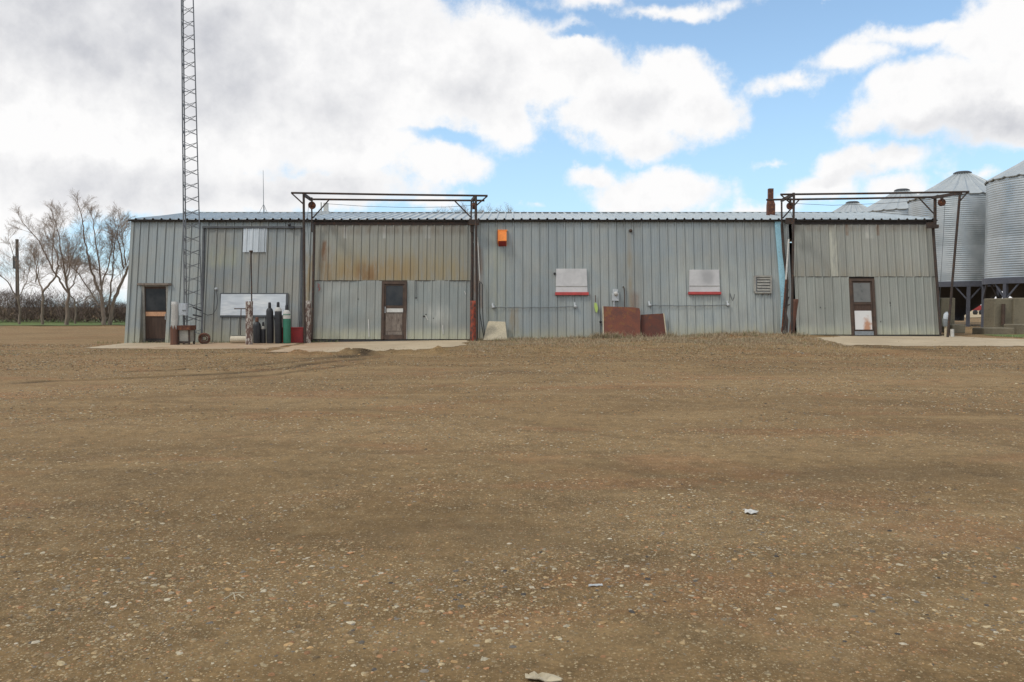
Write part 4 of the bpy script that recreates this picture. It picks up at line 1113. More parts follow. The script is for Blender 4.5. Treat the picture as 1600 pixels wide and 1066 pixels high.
cyl(402, 495.5, 12, -.75, 'black', 'short thick black gas cylinder with brown valve cap', capm='postrust')
cyl(411.5, 503, 8, -.7, 'black', 'smallest thin black gas cylinder with pale shoulder', shoulder='trimlight')
cyl(422, 472.5, 10.8, -.75, 'darkcyl' if 'darkcyl' in M else 'black', 'tall dark gas cylinder with dark shoulder, third from the left')
cyl(435.3, 472, 10.8, -.8, 'black', 'tall black gas cylinder with white shoulder beside the green one', shoulder='whitepaint')
gcy = cyl(448.6, 476.5, 11.5, -.85, 'green', 'tall green gas cylinder with white shoulder in front of the red box', shoulder='whitepaint')
b = P(448.6, 535, -.85); r_ = 11.5 / FPX * 28.15 / 2
mb = MB()
zz = P(0, 494, -.85).z; mb.lathe([(r_ * 1.012, zz - .09), (r_ * 1.012, zz + .03)], (b.x, -.85, 0), 24); mb.build('paper_label', M['whitepaint'], gcy)
# red box behind them
p0 = P(440, 534, -.45); p1 = P(474, 512.5, -.45)
mb = MB(); mb.box(p0.x, p1.x, -.52, -.15, .02, p1.z)
o = mb.build('red_box', M['deepred'], None, ((p0.x + p1.x) / 2, -.35, .02)); tag(o, 'low plain red metal box behind the gas cylinders', 'box')
bv = o.modifiers.new('b', 'BEVEL'); bv.width = .015; bv.segments = 2
MB().box(p0.x - .01, p1.x + .01, -.535, -.14, p1.z, p1.z + .02).build('lid', M['deepred'], o)
# roller with T handle
t = thing('hand_roller', 'white hand roller with rusty upright T handle', 'roller', (P(374, 535, -.7).x, -.7, .02))
c0 = P(361, 530.5, -.7); c1 = P(387, 530.5, -.7)
MB().tube([Vector((c0.x, -.7, .14)), Vector((c1.x, -.7, .14))], .125, 20).build('drum', M['whitedrum'] if 'whitedrum' in M else M['whitepaint'], t)
MB().beam((c0.x + .02, -.7, .28), (c1.x - .02, -.7, .28), .03, .02).build('yoke', M['cap'], t)
h = P(377.5, 482.5, -.55)
MB().tube([(P(375.5, 525, -.7).x, -.7, .28), (h.x, -.6, h.z)], .016, 8).build('handle_stem', M['rust'], t)
MB().tube([(P(366, 482, -.6).x, -.6, h.z), (P(386, 482, -.6).x, -.6, h.z)], .017, 8).build('hand_grip', M['rust'], t)

# leaning boards and plates
def leaner(pts, mm, name, label, cat, Y0, Yt, th=.012, edge=None):
    """pts: px corners, lower ones first; foot at Y0 and head at Yt against the wall"""
    zs = [py for _, py in pts]; lo, hi = max(zs), min(zs)
    front = []
    for px, py in pts:
        k = (lo - py) / (lo - hi); Y = Y0 + (Yt - Y0) * k; front.append(P(px, py, Y))
    zmin = min(p.z for p in front)
    back = [p + Vector((0, th, .003)) for p in front]
    cxx = sum(p.x for p in front) / len(front)
    o = MB().prism(front, back).build(name, M[mm], None, (cxx, Y0, zmin)); tag(o, label, cat)
    if edge:
        a, b = edge; MB().beam(front[a] + Vector((.01, -.01, 0)), front[b] + Vector((.01, -.01, 0)), .035, .02).build('bare_edge', M['beige'], o)
    return o


leaner([(755, 531.5), (792.5, 530.5), (789.5, 503), (764, 502), (762.5, 503.5)], 'beige', 'beige_board', 'beige tapered board leaning on the wall near the red post', 'board', -.6, -.02)
leaner([(1003, 529.5), (1041, 526.5), (1036.5, 490), (1001, 492)], 'plate2', 'rusty_plate', 'smaller darker rusty steel plate, partly behind the larger one', 'steel plate', -.30, .03, edge=(1, 2))
leaner([(942.5, 531.5), (1000.5, 531.5), (1000.5, 487), (999, 482), (990, 480.5), (941.5, 478.8)], 'plate', 'rusty_plate', 'large square red-brown rusty steel plate leaning below the electric meter', 'steel plate', -.55, -.02, edge=(0, 5))
# hose loop hung right of the red post
pts = [WP(752, 443), WP(749.5, 444), WP(749, 460), WP(750, 490), WP(754, 515), WP(756.5, 528)]
p2 = [(a, b, .10) for a, b in pts]; back = [WP(752, 443), WP(754, 446), WP(754, 470), WP(755, 500), WP(757.5, 522), WP(756.5, 530)]
o = MB().tube([WF(a, b, .14 + .03 * i) for i, (a, b) in enumerate(pts)], .016, 7).tube([WF(a, b, .13 + .03 * i) for i, (a, b) in enumerate(back)], .016, 7).build('rubber_hose', M['rubber'], None, tuple(P(753, 530, -.3))); tag(o, 'black rubber hose looped on the wall beside the red post', 'hose')
o = MB().tube([WF(*WP(746.5, 372), .12), WF(*WP(748.5, 410), .12), WF(*WP(750, 440), .12)], .018, 7).build('white_pipe', M['whitepaint'], bld)
# green and brown hand tool hanging left of the rusty plate
t = thing('hanging_scraper', 'small green and brown tool hanging on the wall left of the rusty plate', 'hand tool', tuple(WF(*WP(930.5, 490), .08)))
MB().tube([WF(*WP(930, 462), .06), WF(*WP(930.5, 473), .08)], .014, 7).build('handle', M['frame'], t)
MB().wpx([(929, 473), (932.5, 474), (934.5, 482), (933, 489), (930.5, 487), (928.5, 479)][::-1], .06, .10).build('blade', mat('lime_green_plastic', lambda t_, b: (t_.put(b.inputs['Base Color'], (.38, .50, .12, 1)), b.inputs['Roughness'].__setattr__('default_value', .5))), t)
# leaning hose bundle at foot of right gantry
mb = MB()
for i in range(4):
    mb.tube([P(1231 + i * .8, 440 + i * 12, .15), P(1229 - i, 480, -.1), P(1227 + i * 1.3, 500, -.3), P(1222 + i * 2.6, 522, -.5)], .014 + .003 * i, 6)
o = mb.build('rod_bundle', M['rust'], None, tuple(P(1226, 523, -.4))); tag(o, 'bundle of rusty rods leaning beside the pale blue trim', 'rods')
# pipe stub with insulation by the right post
t = thing('wrapped_standpipe', 'short standpipe with blue-white wrapping beside the leaning gantry post', 'standpipe', tuple(P(1478, 522, -.5)))
q = P(1477.5, 524, -.5)
MB().tube([(q.x, -.5, .18), (q.x, -.5, P(0, 508, -.5).z)], .045, 10).build('pipe', M['beige'], t)
MB().tube([(q.x, -.5, P(0, 510, -.5).z), (q.x - .02, -.5, P(0, 500, -.5).z), (q.x + .02, -.5, P(0, 488.5, -.5).z)], [.09, .10, .07], 10).build('wrapping', M['grey'], t)
MB().tube([(q.x - .03, -.53, P(0, 499, -.5).z), (q.x, -.53, P(0, 492, -.5).z), (q.x + .02, -.5, P(0, 488, -.5).z)], [.08, .095, .04], 10).build('cap', M['paleblue'], t)
MB().tube([(q.x + .18, -.6, .15), (q.x + .17, -.6, P(0, 514.5, -.6).z)], .06, 9).build('stub', M['whitepaint'], t)

# ------------------------------------------------------------------ concrete blocks right of the workshop
def cblock(x0, x1, y0, y1, z0, z1, label, rot=0, tilt=0):
    mb = MB(); c = Vector(((x0 + x1) / 2, (y0 + y1) / 2, z0)); Mx = Matrix.Translation(c) @ Matrix.Rotation(rot, 4, 'Z') @ Matrix.Rotation(tilt, 4, 'Y') @ Matrix.Translation(-c)
    nx = 8
    mb.box(x0, x1, y0, y1, z0, z1, Mx)
    o = mb.build('concrete_block', M['block'], None, tuple(c)); tag(o, label, 'concrete block', 'concrete blocks right of the workshop')
    bv = o.modifiers.new('b', 'BEVEL'); bv.width = .035; bv.segments = 3
    return o


def cb(pa, pb, ptop, pbot, Y, dep, label, rot=0, tilt=0):
    a = P(pa, pbot, Y); b = P(pb, ptop, Y); cblock(a.x, b.x, Y, Y + dep, a.z - .05, b.z, label, rot, tilt)


cb(1469.5, 1493, 465.5, 516, 1.8, .9, 'tall concrete block right behind the leaning gantry post')
cb(1487.5, 1509, 507.5, 519, 1.0, .7, 'small low concrete slab block lying right of the gantry post')
cb(1552, 1583.5, 466.5, 515, 3.6, .7, 'tall concrete block with dark centre stain, left of the upright pair', rot=R(3))
cb(1584, 1613, 465.5, 512, 3.5, .7, 'tall concrete block at the far right, right of the upright pair', rot=R(-2))
cb(1537, 1586, 512.5, 524, 1.9, .8, 'long low concrete block in front of the upright pair')
cb(1587, 1640, 507, 521, 2.2, .8, 'low pale concrete block at the right edge', rot=R(4))
o = MB().tube([P(1568, 475, 3.5), P(1567, 508, 3.5)], .07, 8).build('iron_stake', M['frame'], None, tuple(P(1567, 508, 3.5))); tag(o, 'dark rusty stake standing against the tall concrete block', 'stake')

# ------------------------------------------------------------------ hopper-bottom grain bins
def grain_bin():
    t = thing('grain_bin', '', 'grain bin', (0, 0, 0), 'row of grain bins right of the workshop')
    r_ = 2.66; z0, z1 = 2.55, 7.18; za = 8.60; N = 128
    prof = []; z = z0; k = 0
    while z < z1 - .001:
        for q, hh in ((0, .007), (.027, .014), (.0535, .007), (.08, .0)):
            if z + q <= z1: prof.append((r_ + hh, z + q))
        z += .107
    prof.append((r_, z1))
    MB().lathe(prof, n=N).build('wall', M['bin'], t)
    mb = MB(); n = 120; rp = [(r_ + .07, z1 - .05), (r_ + .10, z1 + .0), (1.5, z1 + (za - z1) * .5), (.36, za)]
    for rr_, zz_ in rp:
        for k in range(n):
            a = 2 * math.pi * k / n; up_ = .055 if k % 5 == 0 else 0
            mb.v.append((rr_ * math.cos(a), rr_ * math.sin(a), zz_ + up_))
    for i in range(3):
        for k in range(n): mb.f.append((i * n + k, i * n + (k + 1) % n, (i + 1) * n + (k + 1) % n, (i + 1) * n + k)); mb.sm.append(False)
    ro = mb.build('roof', M['binroof'], t)
    MB().lathe([(0, za + .14), (.34, za + .12), (.46, za + .06), (.46, za - .03), (.36, za - .03)], n=28, sm=False).build('vent_cap', M['cap'], ro)
    MB().lathe([(r_ + .02, z0 + .03), (r_ + .10, z0 + .03), (r_ + .10, z0 - .26), (r_ - .04, z0 - .26)], n=N, sm=False).build('ring_beam', M['legs'], t)
    MB().lathe([(r_ - .03, z0 - .02), (.25, .75), (.25, .45)], n=64).build('hopper', M['cone'], t)
    n = 8
    for i in range(n):
        a = i * 2 * math.pi / n + .32; e = Vector((math.cos(a), math.sin(a), 0))
        lg = MB().beam(e * (r_ + .02) + Vector((0, 0, .0)), e * (r_ + .02) + Vector((0, 0, z0 - .25)), .17, .15, e).build('leg', M['legs'], t)
        for s in (-1, 1):
            a2 = a + s * math.pi / n * .62; e2 = Vector((math.cos(a2), math.sin(a2), 0))
            MB().beam(e * (r_ + .02) + Vector((0, 0, 1.55)), e2 * (r_ + .0) + Vector((0, 0, z0 - .22)), .07, .07).build('knee_brace', M['legs'], lg)
        MB().box(-.2, .2, -.2, .2, -.03, .03, Matrix.Translation(e * (r_ + .02))).build('foot_plate', M['legs'], lg)
    return t


def kids(o): return [c for c in bpy.data.objects if c.parent == o]


def copy_tree(o, parent=None):
    c = o.copy(); COL.objects.link(c); c.parent = parent
    for ch in kids(o): copy_tree(ch, c)
    return c


bin0 = grain_bin()
BL = ['nearest grain bin, cut off by the right edge of the photo', 'second nearest grain bin, with a vertical gleam on its side, behind the gantry post',
      'third grain bin, its conical roof rising behind the right overhead door', 'farthest grain bin, only its roof tip showing above the workshop roof']
spots = [(25.3, 10), (25.0, 17.2), (24.85, 24), (24.25, 30.2)]
bins = []
for i, (x, y) in enumerate(spots):
    o = bin0 if i == 0 else copy_tree(bin0)
    o.location = (x, y, .04); o.rotation_euler.z = (.0, .12, .5, .3)[i]; o['label'] = BL[i]; bins.append(o)

# far machinery seen under the bins
def at(px, py, Y): return P(px, py, Y)
t = thing('blue_tank', 'blue upright tank far off, seen between the bin legs', 'tank', tuple(P(1542, 484, 75))[:2] + (.2,))
c = P(1542, 484, 75); MB().lathe([(0, 0), (.55, 0), (.6, .05), (.6, 1.5), (.4, 1.7), (0, 1.75)], (c.x, 75, .25), 20).build('body', mat('blue_plastic', lambda t_, b: (t_.put(b.inputs['Base Color'], (.02, .10, .26, 1)),)), t)
MB().lathe([(0, .1), (.15, .1), (.15, 0), (0, 0)], (c.x, 75, 2.0), 12).build('lid', M['black'], t)
t = thing('red_wagon', 'small red farm wagon far off under the bins', 'wagon', tuple(P(1532, 483, 80))[:2] + (.2,))
c = P(1528, 483, 80); MB().prism([Vector((c.x - .5, 80, .8)), Vector((c.x + .5, 80, .8)), Vector((c.x + .6, 80, 1.5)), Vector((c.x - .6, 80, 1.5))], [Vector((c.x - .5, 81.5, .8)), Vector((c.x + .5, 81.5, .8)), Vector((c.x + .6, 81.5, 1.5)), Vector((c.x - .6, 81.5, 1.5))]).build('box', M['deepred'], t)
for a in (-.4, .4): MB().lathe([(0, -.1), (.3, -.1), (.35, 0), (.3, .1), (0, .1)], (c.x + a, 79.9, .55), 16, Matrix.Rotation(R(90), 4, 'X')).build('wheel', M['rubber'], t)

# ------------------------------------------------------------------ bare trees
class Tubes:
    """numpy-friendly collector of thin tapered tubes"""
    def __init__(s): s.V = []; s.F = []; s.n = 0
    def seg(s, pts, rs, k):
        pts = np.array(pts); m_ = len(pts)
        d = np.gradient(pts, axis=0); d /= np.linalg.norm(d, axis=1, keepdims=True) + 1e-9
        ref = np.array([.3, .9, .2]) if abs(d[0][2]) > .5 else np.array([0, 0, 1.0])
        u = np.cross(d, ref); u /= np.linalg.norm(u, axis=1, keepdims=True) + 1e-9; w_ = np.cross(d, u)
        a = np.arange(k) * 2 * np.pi / k
        ring = pts[:, None, :] + (u[:, None, :] * np.cos(a)[None, :, None] + w_[:, None, :] * np.sin(a)[None, :, None]) * np.array(rs)[:, None, None]
        s.V.append(ring.reshape(-1, 3))
        i = np.arange(m_ - 1)[:, None] * k + np.arange(k)[None, :]; j = np.arange(m_ - 1)[:, None] * k + (np.arange(k)[None, :] + 1) % k
        f = np.stack([i, j, j + k, i + k], -1).reshape(-1, 4) + s.n
        s.F.append(f); s.n += m_ * k
    def build(s, name, mt, parent):
        return fastmesh(name, np.concatenate(s.V), np.concatenate(s.F), mt, True, None, parent)


def grow(T, p, d, L, r_, lvl, rr, up=.12, kmin=3):
    """one limb with side branches, recursive; T: list of collectors by level"""
    n = max(3, int(L / .35)) if lvl < 2 else 3
    pts = [p]; cur = Vector(d).normalized(); q = Vector(p)
    for i in range(n):
        cur = (cur + Vector((rr.gauss(0, .13), rr.gauss(0, .13), rr.gauss(0, .09) + up * .35))).normalized()
        q = q + cur * L / n; pts.append(q.copy())
    rs = [max(.0034, r_ * (1 - .85 * i / n)) for i in range(n + 1)]
    T[0 if lvl < 1 else 1].seg([tuple(a) for a in pts], rs, 7 if lvl < 1 else (4 if lvl < 2 else 3))
    if lvl >= 3 or L < .3: return
    nb = {0: 7, 1: 8, 2: 7}[lvl]
    for i in range(nb):
        t = (.25 + .75 * (i + rr.random()) / nb); k = min(n - 1, int(t * n)); f = t * n - k
        a = pts[k].lerp(pts[k + 1], min(1, max(0, f))); dd = (pts[k + 1] - pts[k]).normalized()
        perp = dd.cross(Vector((rr.gauss(0, 1), rr.gauss(0, 1), rr.gauss(0, 1)))).normalized()
        nd = (dd * 1.0 + perp * rr.uniform(.5, .95)).normalized()
        grow(T, a, nd, L * rr.uniform(.42, .66) * (1.15 - .35 * t), max(.0055, rs[k] * .5), lvl + 1, rr, up)


def bare_tree(skel, Y, label, seed, grp='bare trees left of the workshop', r0=.2, top_py=None):
    """skel: main limbs as px polylines [(pts, r_base, r_top)], each at depth Y with its own swing in depth"""
    rr = random.Random(seed); bx = P(*skel[0][0][0], Y); z0 = g1z(bx.x, Y)
    t = thing('bare_tree', label, 'tree', (bx.x, Y, z0), grp)
    T = [Tubes(), Tubes()]
    for li, (pts, ra, rb) in enumerate(skel):
        sw = 0 if li == 0 else rr.uniform(-1.6, 1.6); base = P(*pts[0], Y)
        w3 = []
        for i, (a, b) in enumerate(pts):
            yy = Y + sw * i / len(pts) * 1.2; q = P(a, b, Y); w3.append(Vector((q.x, yy, q.z)))
        if li == 0: w3[0].z = z0 - .1
        fine = []
        for i in range(len(w3) - 1):
            for k in range(4): fine.append(w3[i].lerp(w3[i + 1], k / 4) + Vector((rr.gauss(0, .03), rr.gauss(0, .03), 0)) * (1 if k else 0))
        fine.append(w3[-1]); n = len(fine)
        rs = [.62 * (ra + (rb * .8 - ra) * (i / (n - 1)) ** .8) for i in range(n)]
        T[0].seg([tuple(a) for a in fine], rs, 8)
        if li == 0 and len(skel) > 1: continue
        Lt = sum((fine[i + 1] - fine[i]).length for i in range(n - 1))
        nb = int(6 + Lt * 1.7)
        for i in range(nb):
            t_ = .2 + .8 * (i + rr.random()) / nb; k = min(n - 2, int(t_ * (n - 1))); dd = (fine[k + 1] - fine[k]).normalized()
            perp = dd.cross(Vector((rr.gauss(0, 1), rr.gauss(0, 1), rr.gauss(0, 1)))).normalized()
            grow(T, fine[k], (dd + perp * rr.uniform(.45, .9) + Vector((0, 0, .15))).normalized(), rr.uniform(.8, 1.8) * (1.25 - .6 * t_), max(.014, rs[k] * .36), 1, rr)
        for _ in range(2): grow(T, fine[-1], (fine[-1] - fine[-3]).normalized() + Vector((rr.gauss(0, .25), rr.gauss(0, .25), .1)), .95, rb * .6, 1, rr)
    T[0].build('trunk', M['bark'], t); T[1].build('crown', M['twig'], t)
    return t


bare_tree([([(66, 500), (66, 478), (67, 455)], .17, .15), ([(67, 456), (57, 445), (45, 425), (36, 402)], .11, .05), ([(67, 456), (79, 438), (84, 415), (78, 395), (66, 378), (52, 362)], .13, .05),
           ([(55, 441), (62, 422), (64, 400)], .06, .03), ([(82, 420), (77, 385), (76, 355), (74, 336)], .07, .03)], 30, 'crooked bare tree with a low forked trunk, second from the left', 11)
bare_tree([([(104, 506), (105, 480), (107, 455)], .22, .18), ([(107, 458), (97, 440), (88, 420), (82, 398), (70, 372), (55, 352)], .12, .04), ([(107, 458), (105, 430), (104, 400), (104, 370), (100, 345)], .12, .04),
           ([(108, 455), (122, 440), (133, 425)], .08, .04), ([(104, 440), (112, 412), (122, 392)], .07, .03)], 28, 'bare tree with a straight thick trunk in the middle of the row', 12)
bare_tree([([(118, 501), (118, 480), (116, 468)], .12, .10), ([(117, 470), (111, 458), (110, 440), (118, 420), (124, 395)], .07, .03), ([(117, 474), (130, 468), (141, 455)], .06, .03)], 33, 'thin pale bare tree behind the middle of the row', 13)
bare_tree([([(164, 506), (161, 485), (158, 460)], .26, .2), ([(158, 462), (150, 440), (143, 410), (138, 380), (136, 350), (133, 328)], .16, .04), ([(158, 460), (155, 425), (150, 390), (145, 360), (143, 345)], .12, .04),
           ([(154, 478), (140, 455), (122, 430), (98, 405), (84, 390)], .09, .03), ([(158, 450), (165, 415), (166, 385), (163, 355)], .10, .03), ([(160, 482), (150, 468), (146, 462)], .06, .03)], 28, 'tallest bare tree with several upright limbs beside the workshop', 14)
bare_tree([([(171, 506), (174, 488), (180, 462)], .26, .2), ([(180, 464), (188, 440), (196, 415), (208, 402), (222, 390)], .19, .07), ([(170, 490), (172, 450), (174, 415), (176, 380), (181, 355)], .12, .04),
           ([(194, 420), (190, 395), (185, 370), (182, 348)], .10, .03), ([(196, 414), (200, 385), (203, 358)], .08, .03), ([(180, 430), (165, 428), (158, 420)], .05, .03)], 29, 'bare tree leaning right towards the workshop corner', 15)
bare_tree([([(30, 500), (31, 482), (28, 465)], .15, .12), ([(28, 468), (15, 440), (0, 425), (-15, 410)], .08, .03), ([(28, 468), (25, 430), (16, 400), (5, 375)], .08, .03), ([(29, 465), (35, 440), (33, 415)], .06, .03)], 32, 'bare tree at the left edge beside the utility pole', 16)
for i, (px, top, Y, lb) in enumerate(((716, 321, 26, 'bare tree crown showing above the roof left of the gantry'), (782, 322, 28, 'bare tree crown just above the roof right of the gantry'))):
    bare_tree([([(px, 500), (px, 440), (px - 2, 410)], .2, .16), ([(px - 2, 414), (px - 12, 385), (px - 18, 365), (px - 22, 352)], .12, .03), ([(px - 2, 410), (px + 6, 380), (px + 10, 362), (px + 12, 350)], .12, .03),
               ([(px - 2, 412), (px + 18, 385), (px + 28, 360)], .1, .03), ([(px - 2, 408), (px - 3, 375), (px - 2, 350)], .1, .03)], Y, lb, 30 + i, 'bare trees behind the workshop')

# hedge of bare shrubs
def hedge():
    V = []; F = []; n = 0; rr = np.random.default_rng(5); T = Tubes()
    N = 23000
    x = rr.uniform(-46, -14.5, N); y = rr.uniform(36.5, 42, N); top = .9 + 2.6 * (_vn(x, y * .4, 3.4, 50) + .5) + 1.0 * _vn(x, y * .5, 1.1, 51)
    h = rr.random(N) ** .95; z0 = h * top * .85
    ang = rr.uniform(0, 2 * np.pi, N); L = rr.uniform(.35, 1.1, N); el = rr.uniform(.3, 1.35, N)
    d = np.stack([np.cos(ang) * np.cos(el), np.sin(ang) * np.cos(el), np.sin(el)], 1)
    p0 = np.stack([x, y, z0], 1); p1 = p0 + d * L[:, None]; p1[:, 2] = np.minimum(p1[:, 2], top + rr.uniform(-.3, .5, N))
    side = np.stack([-np.sin(ang), np.cos(ang), np.zeros(N)], 1); upv = np.cross(d, side); w_ = rr.uniform(.006, .024, N)[:, None] * (1.15 - .55 * h)[:, None]
    a = p0 + side * w_; b = p0 - side * w_ * .5 + upv * w_; c = p0 - side * w_ * .5 - upv * w_; t = p1
    V = np.stack([a, b, c, t], 1).reshape(-1, 3); i = np.arange(N) * 4
    F = np.concatenate([np.stack([i, i + 1, i + 3], 1), np.stack([i + 1, i + 2, i + 3], 1), np.stack([i + 2, i, i + 3], 1)])
    dark = np.array([.085, .06, .05]); lt = np.array([.27, .205, .165])
    k = np.clip(rr.random(N) ** 1.6 + 1.0 * _vn(x, y, 1.6, 55), 0, 1)[:, None]; col = np.repeat(dark * (1 - k) + lt * k, 4, 0)
    return fastmesh('shrub_hedge', V, F, M['grassm'], False, col)


hd = hedge(); tag(hd, 'long dark tangled hedge of bare shrubs behind the trees', 'hedge', kind='stuff')
b = P(27.5, 500, 44); tp = P(26.5, 374, 44)
o = MB().tube([(b.x, 44, -.1), (tp.x, 44, tp.z)], [.17, .13], 10).build('pole', M['pole'], pt := thing('utility_pole', 'plain dark utility pole rising behind the hedge at the far left', 'utility pole', (b.x, 44, 0)))
MB().beam((tp.x - .05, 43.8, tp.z - 2.6), (tp.x - .05, 43.8, tp.z - 1.5), .35, .3).build('transformer', M['cap'], pt)

# ------------------------------------------------------------------ gravel stones (uncountable)
def stones():
    ico = bpy.data.meshes.new('tmp'); import bmesh
    bm = bmesh.new(); bmesh.ops.create_icosphere(bm, subdivisions=1, radius=1); bm.to_mesh(ico); bm.free()
    v1 = np.array([v.co[:] for v in ico.vertices]); f1 = np.array([p.vertices[:] for p in ico.polygons]); bpy.data.meshes.remove(ico)
    bm = bmesh.new(); bmesh.ops.create_icosphere(bm, subdivisions=2, radius=1); ico = bpy.data.meshes.new('t2'); bm.to_mesh(ico); bm.free()
    v2 = np.array([v.co[:] for v in ico.vertices]); f2 = np.array([p.vertices[:] for p in ico.polygons]); bpy.data.meshes.remove(ico)
    rr = np.random.default_rng(3)
    pal = np.array([[.44, .31, .16], [.55, .43, .25], [.30, .21, .115], [.47, .25, .12], [.25, .215, .17], [.58, .50, .35], [.36, .29, .19], [.52, .33, .15], [.11, .095, .08], [.62, .54, .40]])
    wts = np.array([.20, .17, .18, .13, .07, .07, .06, .08, .02, .02])
    VV = []; FF = []; CC = []; n = 0
    v0 = np.array([[1, 0, 0], [-1, 0, 0], [0, 1, 0], [0, -1, 0], [0, 0, 1], [0, 0, -1]], float); f0 = np.array([[0, 2, 4], [2, 1, 4], [1, 3, 4], [3, 0, 4], [2, 0, 5], [1, 2, 5], [3, 1, 5], [0, 3, 5]])
    def band(d0, d1, dens_, smin, smax, v, f, zoff=-.10, power=3.4, half=.68):
        nonlocal n
        # sample in the wedge the photo looks over, with a margin either side
        A = half * (d1 ** 2 - d0 ** 2); N = int(A * dens_ * 1.7)
        D = np.sqrt(rr.uniform(d0 ** 2, d1 ** 2, N)); u = rr.uniform(-half, half, N); x = D * u; y = CAMY + D
        cl = .7 * _vn(x * .6, y, 1.1, 61) + .6 * _vn(x * .35, y, .7, 62) + .5 * _vn(x, y, .3, 63)
        keep = rr.random(N) < np.clip(.42 + 1.5 * cl, .06, 1.0)
        onslab = ((y > -6.4) & (x > -7.1) & (x < -1.5)) | ((y > -4.3) & (x < -7.0) & (x > -13.5)) | ((y > -5.2) & (x > 9.6) & (x < 17)) | (y > -.1)
        keep &= ~(onslab & (rr.random(N) < .97)) & (y < 0)
        x = x[keep]; y = y[keep]; N = len(x)
        s = smin + (smax - smin) * rr.random(N) ** power
        sh = np.stack([rr.uniform(.75, 1.35, N), rr.uniform(.7, 1.1, N), rr.uniform(.22, .48, N)], 1) * s[:, None]
        a = rr.uniform(0, 2 * np.pi, N); ca, sa = np.cos(a), np.sin(a)
        pts = v[None] * (1 + rr.uniform(-.24, .24, (N, len(v), 1)))
        pts = pts * sh[:, None, :]
        X = pts[..., 0] * ca[:, None] - pts[..., 1] * sa[:, None]; Y = pts[..., 0] * sa[:, None] + pts[..., 1] * ca[:, None]
        tx = rr.uniform(-.2, .2, N)[:, None]; Z = pts[..., 2] + X * tx
        z = gz(x, y)
        P_ = np.stack([X + x[:, None], Y + y[:, None], Z + (z + s * zoff)[:, None]], -1).reshape(-1, 3)
        VV.append(P_); FF.append((f[None] + (np.arange(N) * len(v))[:, None, None] + n).reshape(-1, 3)); n += N * len(v)
        c = pal[rr.choice(len(pal), N, p=wts)] * rr.uniform(.5, 1.05, (N, 1)) * .86; CC.append(np.repeat(c, len(v), 0))
    band(1.9, 4.2, 620, .0045, .0165, v2, f2, half=.85)
    band(1.9, 5.5, 3000, .0022, .008, v1, f1, half=.80)
    band(4.2, 9.0, 700, .0035, .017, v1, f1)
    band(9.0, 16.0, 420, .006, .021, v0, f0, zoff=.1)
    band(16.0, 28.5, 170, .010, .026, v0, f0, zoff=.35)
    band(20.0, 28.0, 18, .012, .042, v1, f1, zoff=.2)
    return fastmesh('gravel', np.concatenate(VV), np.concatenate(FF), M['stones'], False, np.concatenate(CC))


st = stones(); tag(st, 'loose gravel stones strewn over the dirt yard', 'gravel', kind='stuff')

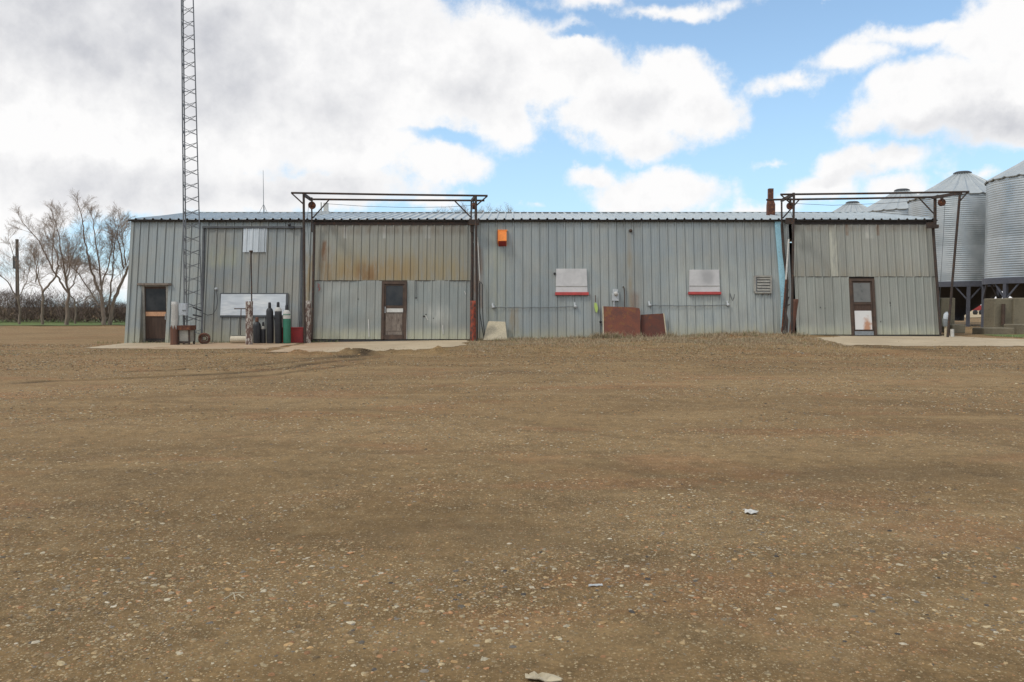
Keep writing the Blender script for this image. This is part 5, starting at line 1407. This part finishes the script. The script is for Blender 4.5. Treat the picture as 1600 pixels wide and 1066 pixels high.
# ------------------------------------------------------------------ dead grass
def dry_grass():
    rr = np.random.default_rng(9); VV = []; CC = []
    def patch(N, fx, fy, hmin, hmax, green, dens=None, wd=.0045):
        x = fx(N); y = fy(N)
        cl = _vn(x, y, .7, 71) + .7 * _vn(x, y, .25, 72)
        k = (rr.random(N) < np.clip(.45 + 1.6 * cl, .03, 1)) & (y < -.04)
        if dens is not None: k &= rr.random(N) < dens(x, y)
        x = x[k]; y = y[k]; N = len(x); z = gz(x, y)
        h = rr.uniform(hmin, hmax, N) * (.6 + .8 * rr.random(N)); a = rr.uniform(0, 2 * np.pi, N); ln = rr.uniform(.2, 1.3, N) * h
        d = np.stack([np.cos(a), np.sin(a)], 1); s = np.stack([-d[:, 1], d[:, 0]], 1) * wd
        b0 = np.stack([x - s[:, 0], y - s[:, 1], z - .01], 1); b1 = np.stack([x + s[:, 0], y + s[:, 1], z - .01], 1)
        mx = x + d[:, 0] * ln * .4; my = y + d[:, 1] * ln * .4
        m0 = np.stack([mx - s[:, 0] * .7, my - s[:, 1] * .7, z + h * .6], 1); m1 = np.stack([mx + s[:, 0] * .7, my + s[:, 1] * .7, z + h * .6], 1)
        t0 = np.stack([x + d[:, 0] * ln, y + d[:, 1] * ln, z + h * .95], 1)
        VV.append(np.stack([b0, b1, m0, m1, t0], 1).reshape(-1, 3))
        straw = np.array([.46, .375, .245]); br = np.array([.25, .185, .12]); gn = np.array([.13, .17, .055])
        q = rr.random((N, 1)); c = straw * q + br * (1 - q); g = rr.random((N, 1)) < green; c = np.where(g, gn, c); CC.append(np.repeat(c, 5, 0))
    U = lambda a, b: (lambda n: rr.uniform(a, b, n))
    nearwall = lambda x, y: smooth(-7.2, -3.2, y) * .8 + .2
    patch(85000, U(-1.4, 9.6), U(-7.6, -.1), .02, .075, .06, nearwall)
    patch(9000, U(-1.3, 9.9), U(-1.6, -.12), .06, .15, .14)
    patch(5000, U(2.6, 5.6), U(-1.2, -.6), .08, .24, .1)
    patch(16000, U(-16, -1.5), U(-9.6, -4.6), .012, .04, .30, lambda x, y: smooth(-10.5, -6, y) * .6)
    patch(14000, U(8.5, 20), U(-11, -7), .012, .04, .05, lambda x, y: np.full(x.shape, .5))
    patch(6000, U(16.8, 26), U(-5, 1.5), .03, .10, .55)
    patch(900, U(-14.5, -6), U(-.35, -.02), .04, .12, .6)
    V = np.concatenate(VV); n = len(V) // 5; i = np.arange(n) * 5
    F = np.concatenate([np.stack([i, i + 1, i + 2], 1), np.stack([i + 1, i + 3, i + 2], 1), np.stack([i + 2, i + 3, i + 4], 1)])
    return fastmesh('dry_grass', V, F, M['grassm'], False, np.concatenate(CC))


dg = dry_grass(); tag(dg, 'dead straw grass growing along the wall between the doors', 'grass', kind='stuff')

# ------------------------------------------------------------------ scraps on the yard
def scrap(px, py, w_, d_, h_, mm, name, label, cat, seed, rot=0):
    rr = random.Random(seed); x, y = ground_at(px, py); z = g1z(x, y); mb = MB(); n = 6; vs = []
    for j in range(n):
        for i in range(n):
            a = (i / (n - 1) - .5) * w_ * (1 + .2 * rr.uniform(-1, 1)); b = (j / (n - 1) - .5) * d_ * (1 + .2 * rr.uniform(-1, 1))
            vs.append(Vector((x + a * math.cos(rot) - b * math.sin(rot), y + a * math.sin(rot) + b * math.cos(rot), z + .006 + h_ * rr.random())))
    mb.add(vs, [(j * n + i, j * n + i + 1, (j + 1) * n + i + 1, (j + 1) * n + i) for j in range(n - 1) for i in range(n - 1)])
    o = mb.build(name, M[mm], None, (x, y, z)); s_ = o.modifiers.new('s', 'SOLIDIFY'); s_.thickness = .004
    return tag(o, label, cat)


scrap(1173, 799, .07, .06, .02, 'whitepaint', 'paper_scrap', 'crumpled white paper scrap lying on the gravel right of centre', 'litter', 1)
scrap(930, 915.5, .055, .012, .005, 'lightgrey', 'plastic_sliver', 'thin pale blue-grey plastic sliver on the gravel near centre', 'litter', 2, .1)
scrap(850, 1062, .11, .045, .02, 'beige', 'cardboard_scrap', 'pale cardboard scrap half buried at the bottom edge of the photo', 'litter', 4, -.2)
x, y = ground_at(365, 937)
mb = MB(); z = g1z(x, y) + .012
for a, b, c, d in ((-.03, -.03, .03, .05), (-.02, .05, .02, -.04), (.0, .0, .05, -.02)): mb.tube([(x + a, y + b, z), (x + (a + c) / 2, y + (b + d) / 2, z + .012), (x + c, y + d, z)], .0022, 5)
o = mb.build('dry_twig', M['beige'], None, (x, y, z)); tag(o, 'small pale forked twig lying on the dirt in the foreground', 'twig')
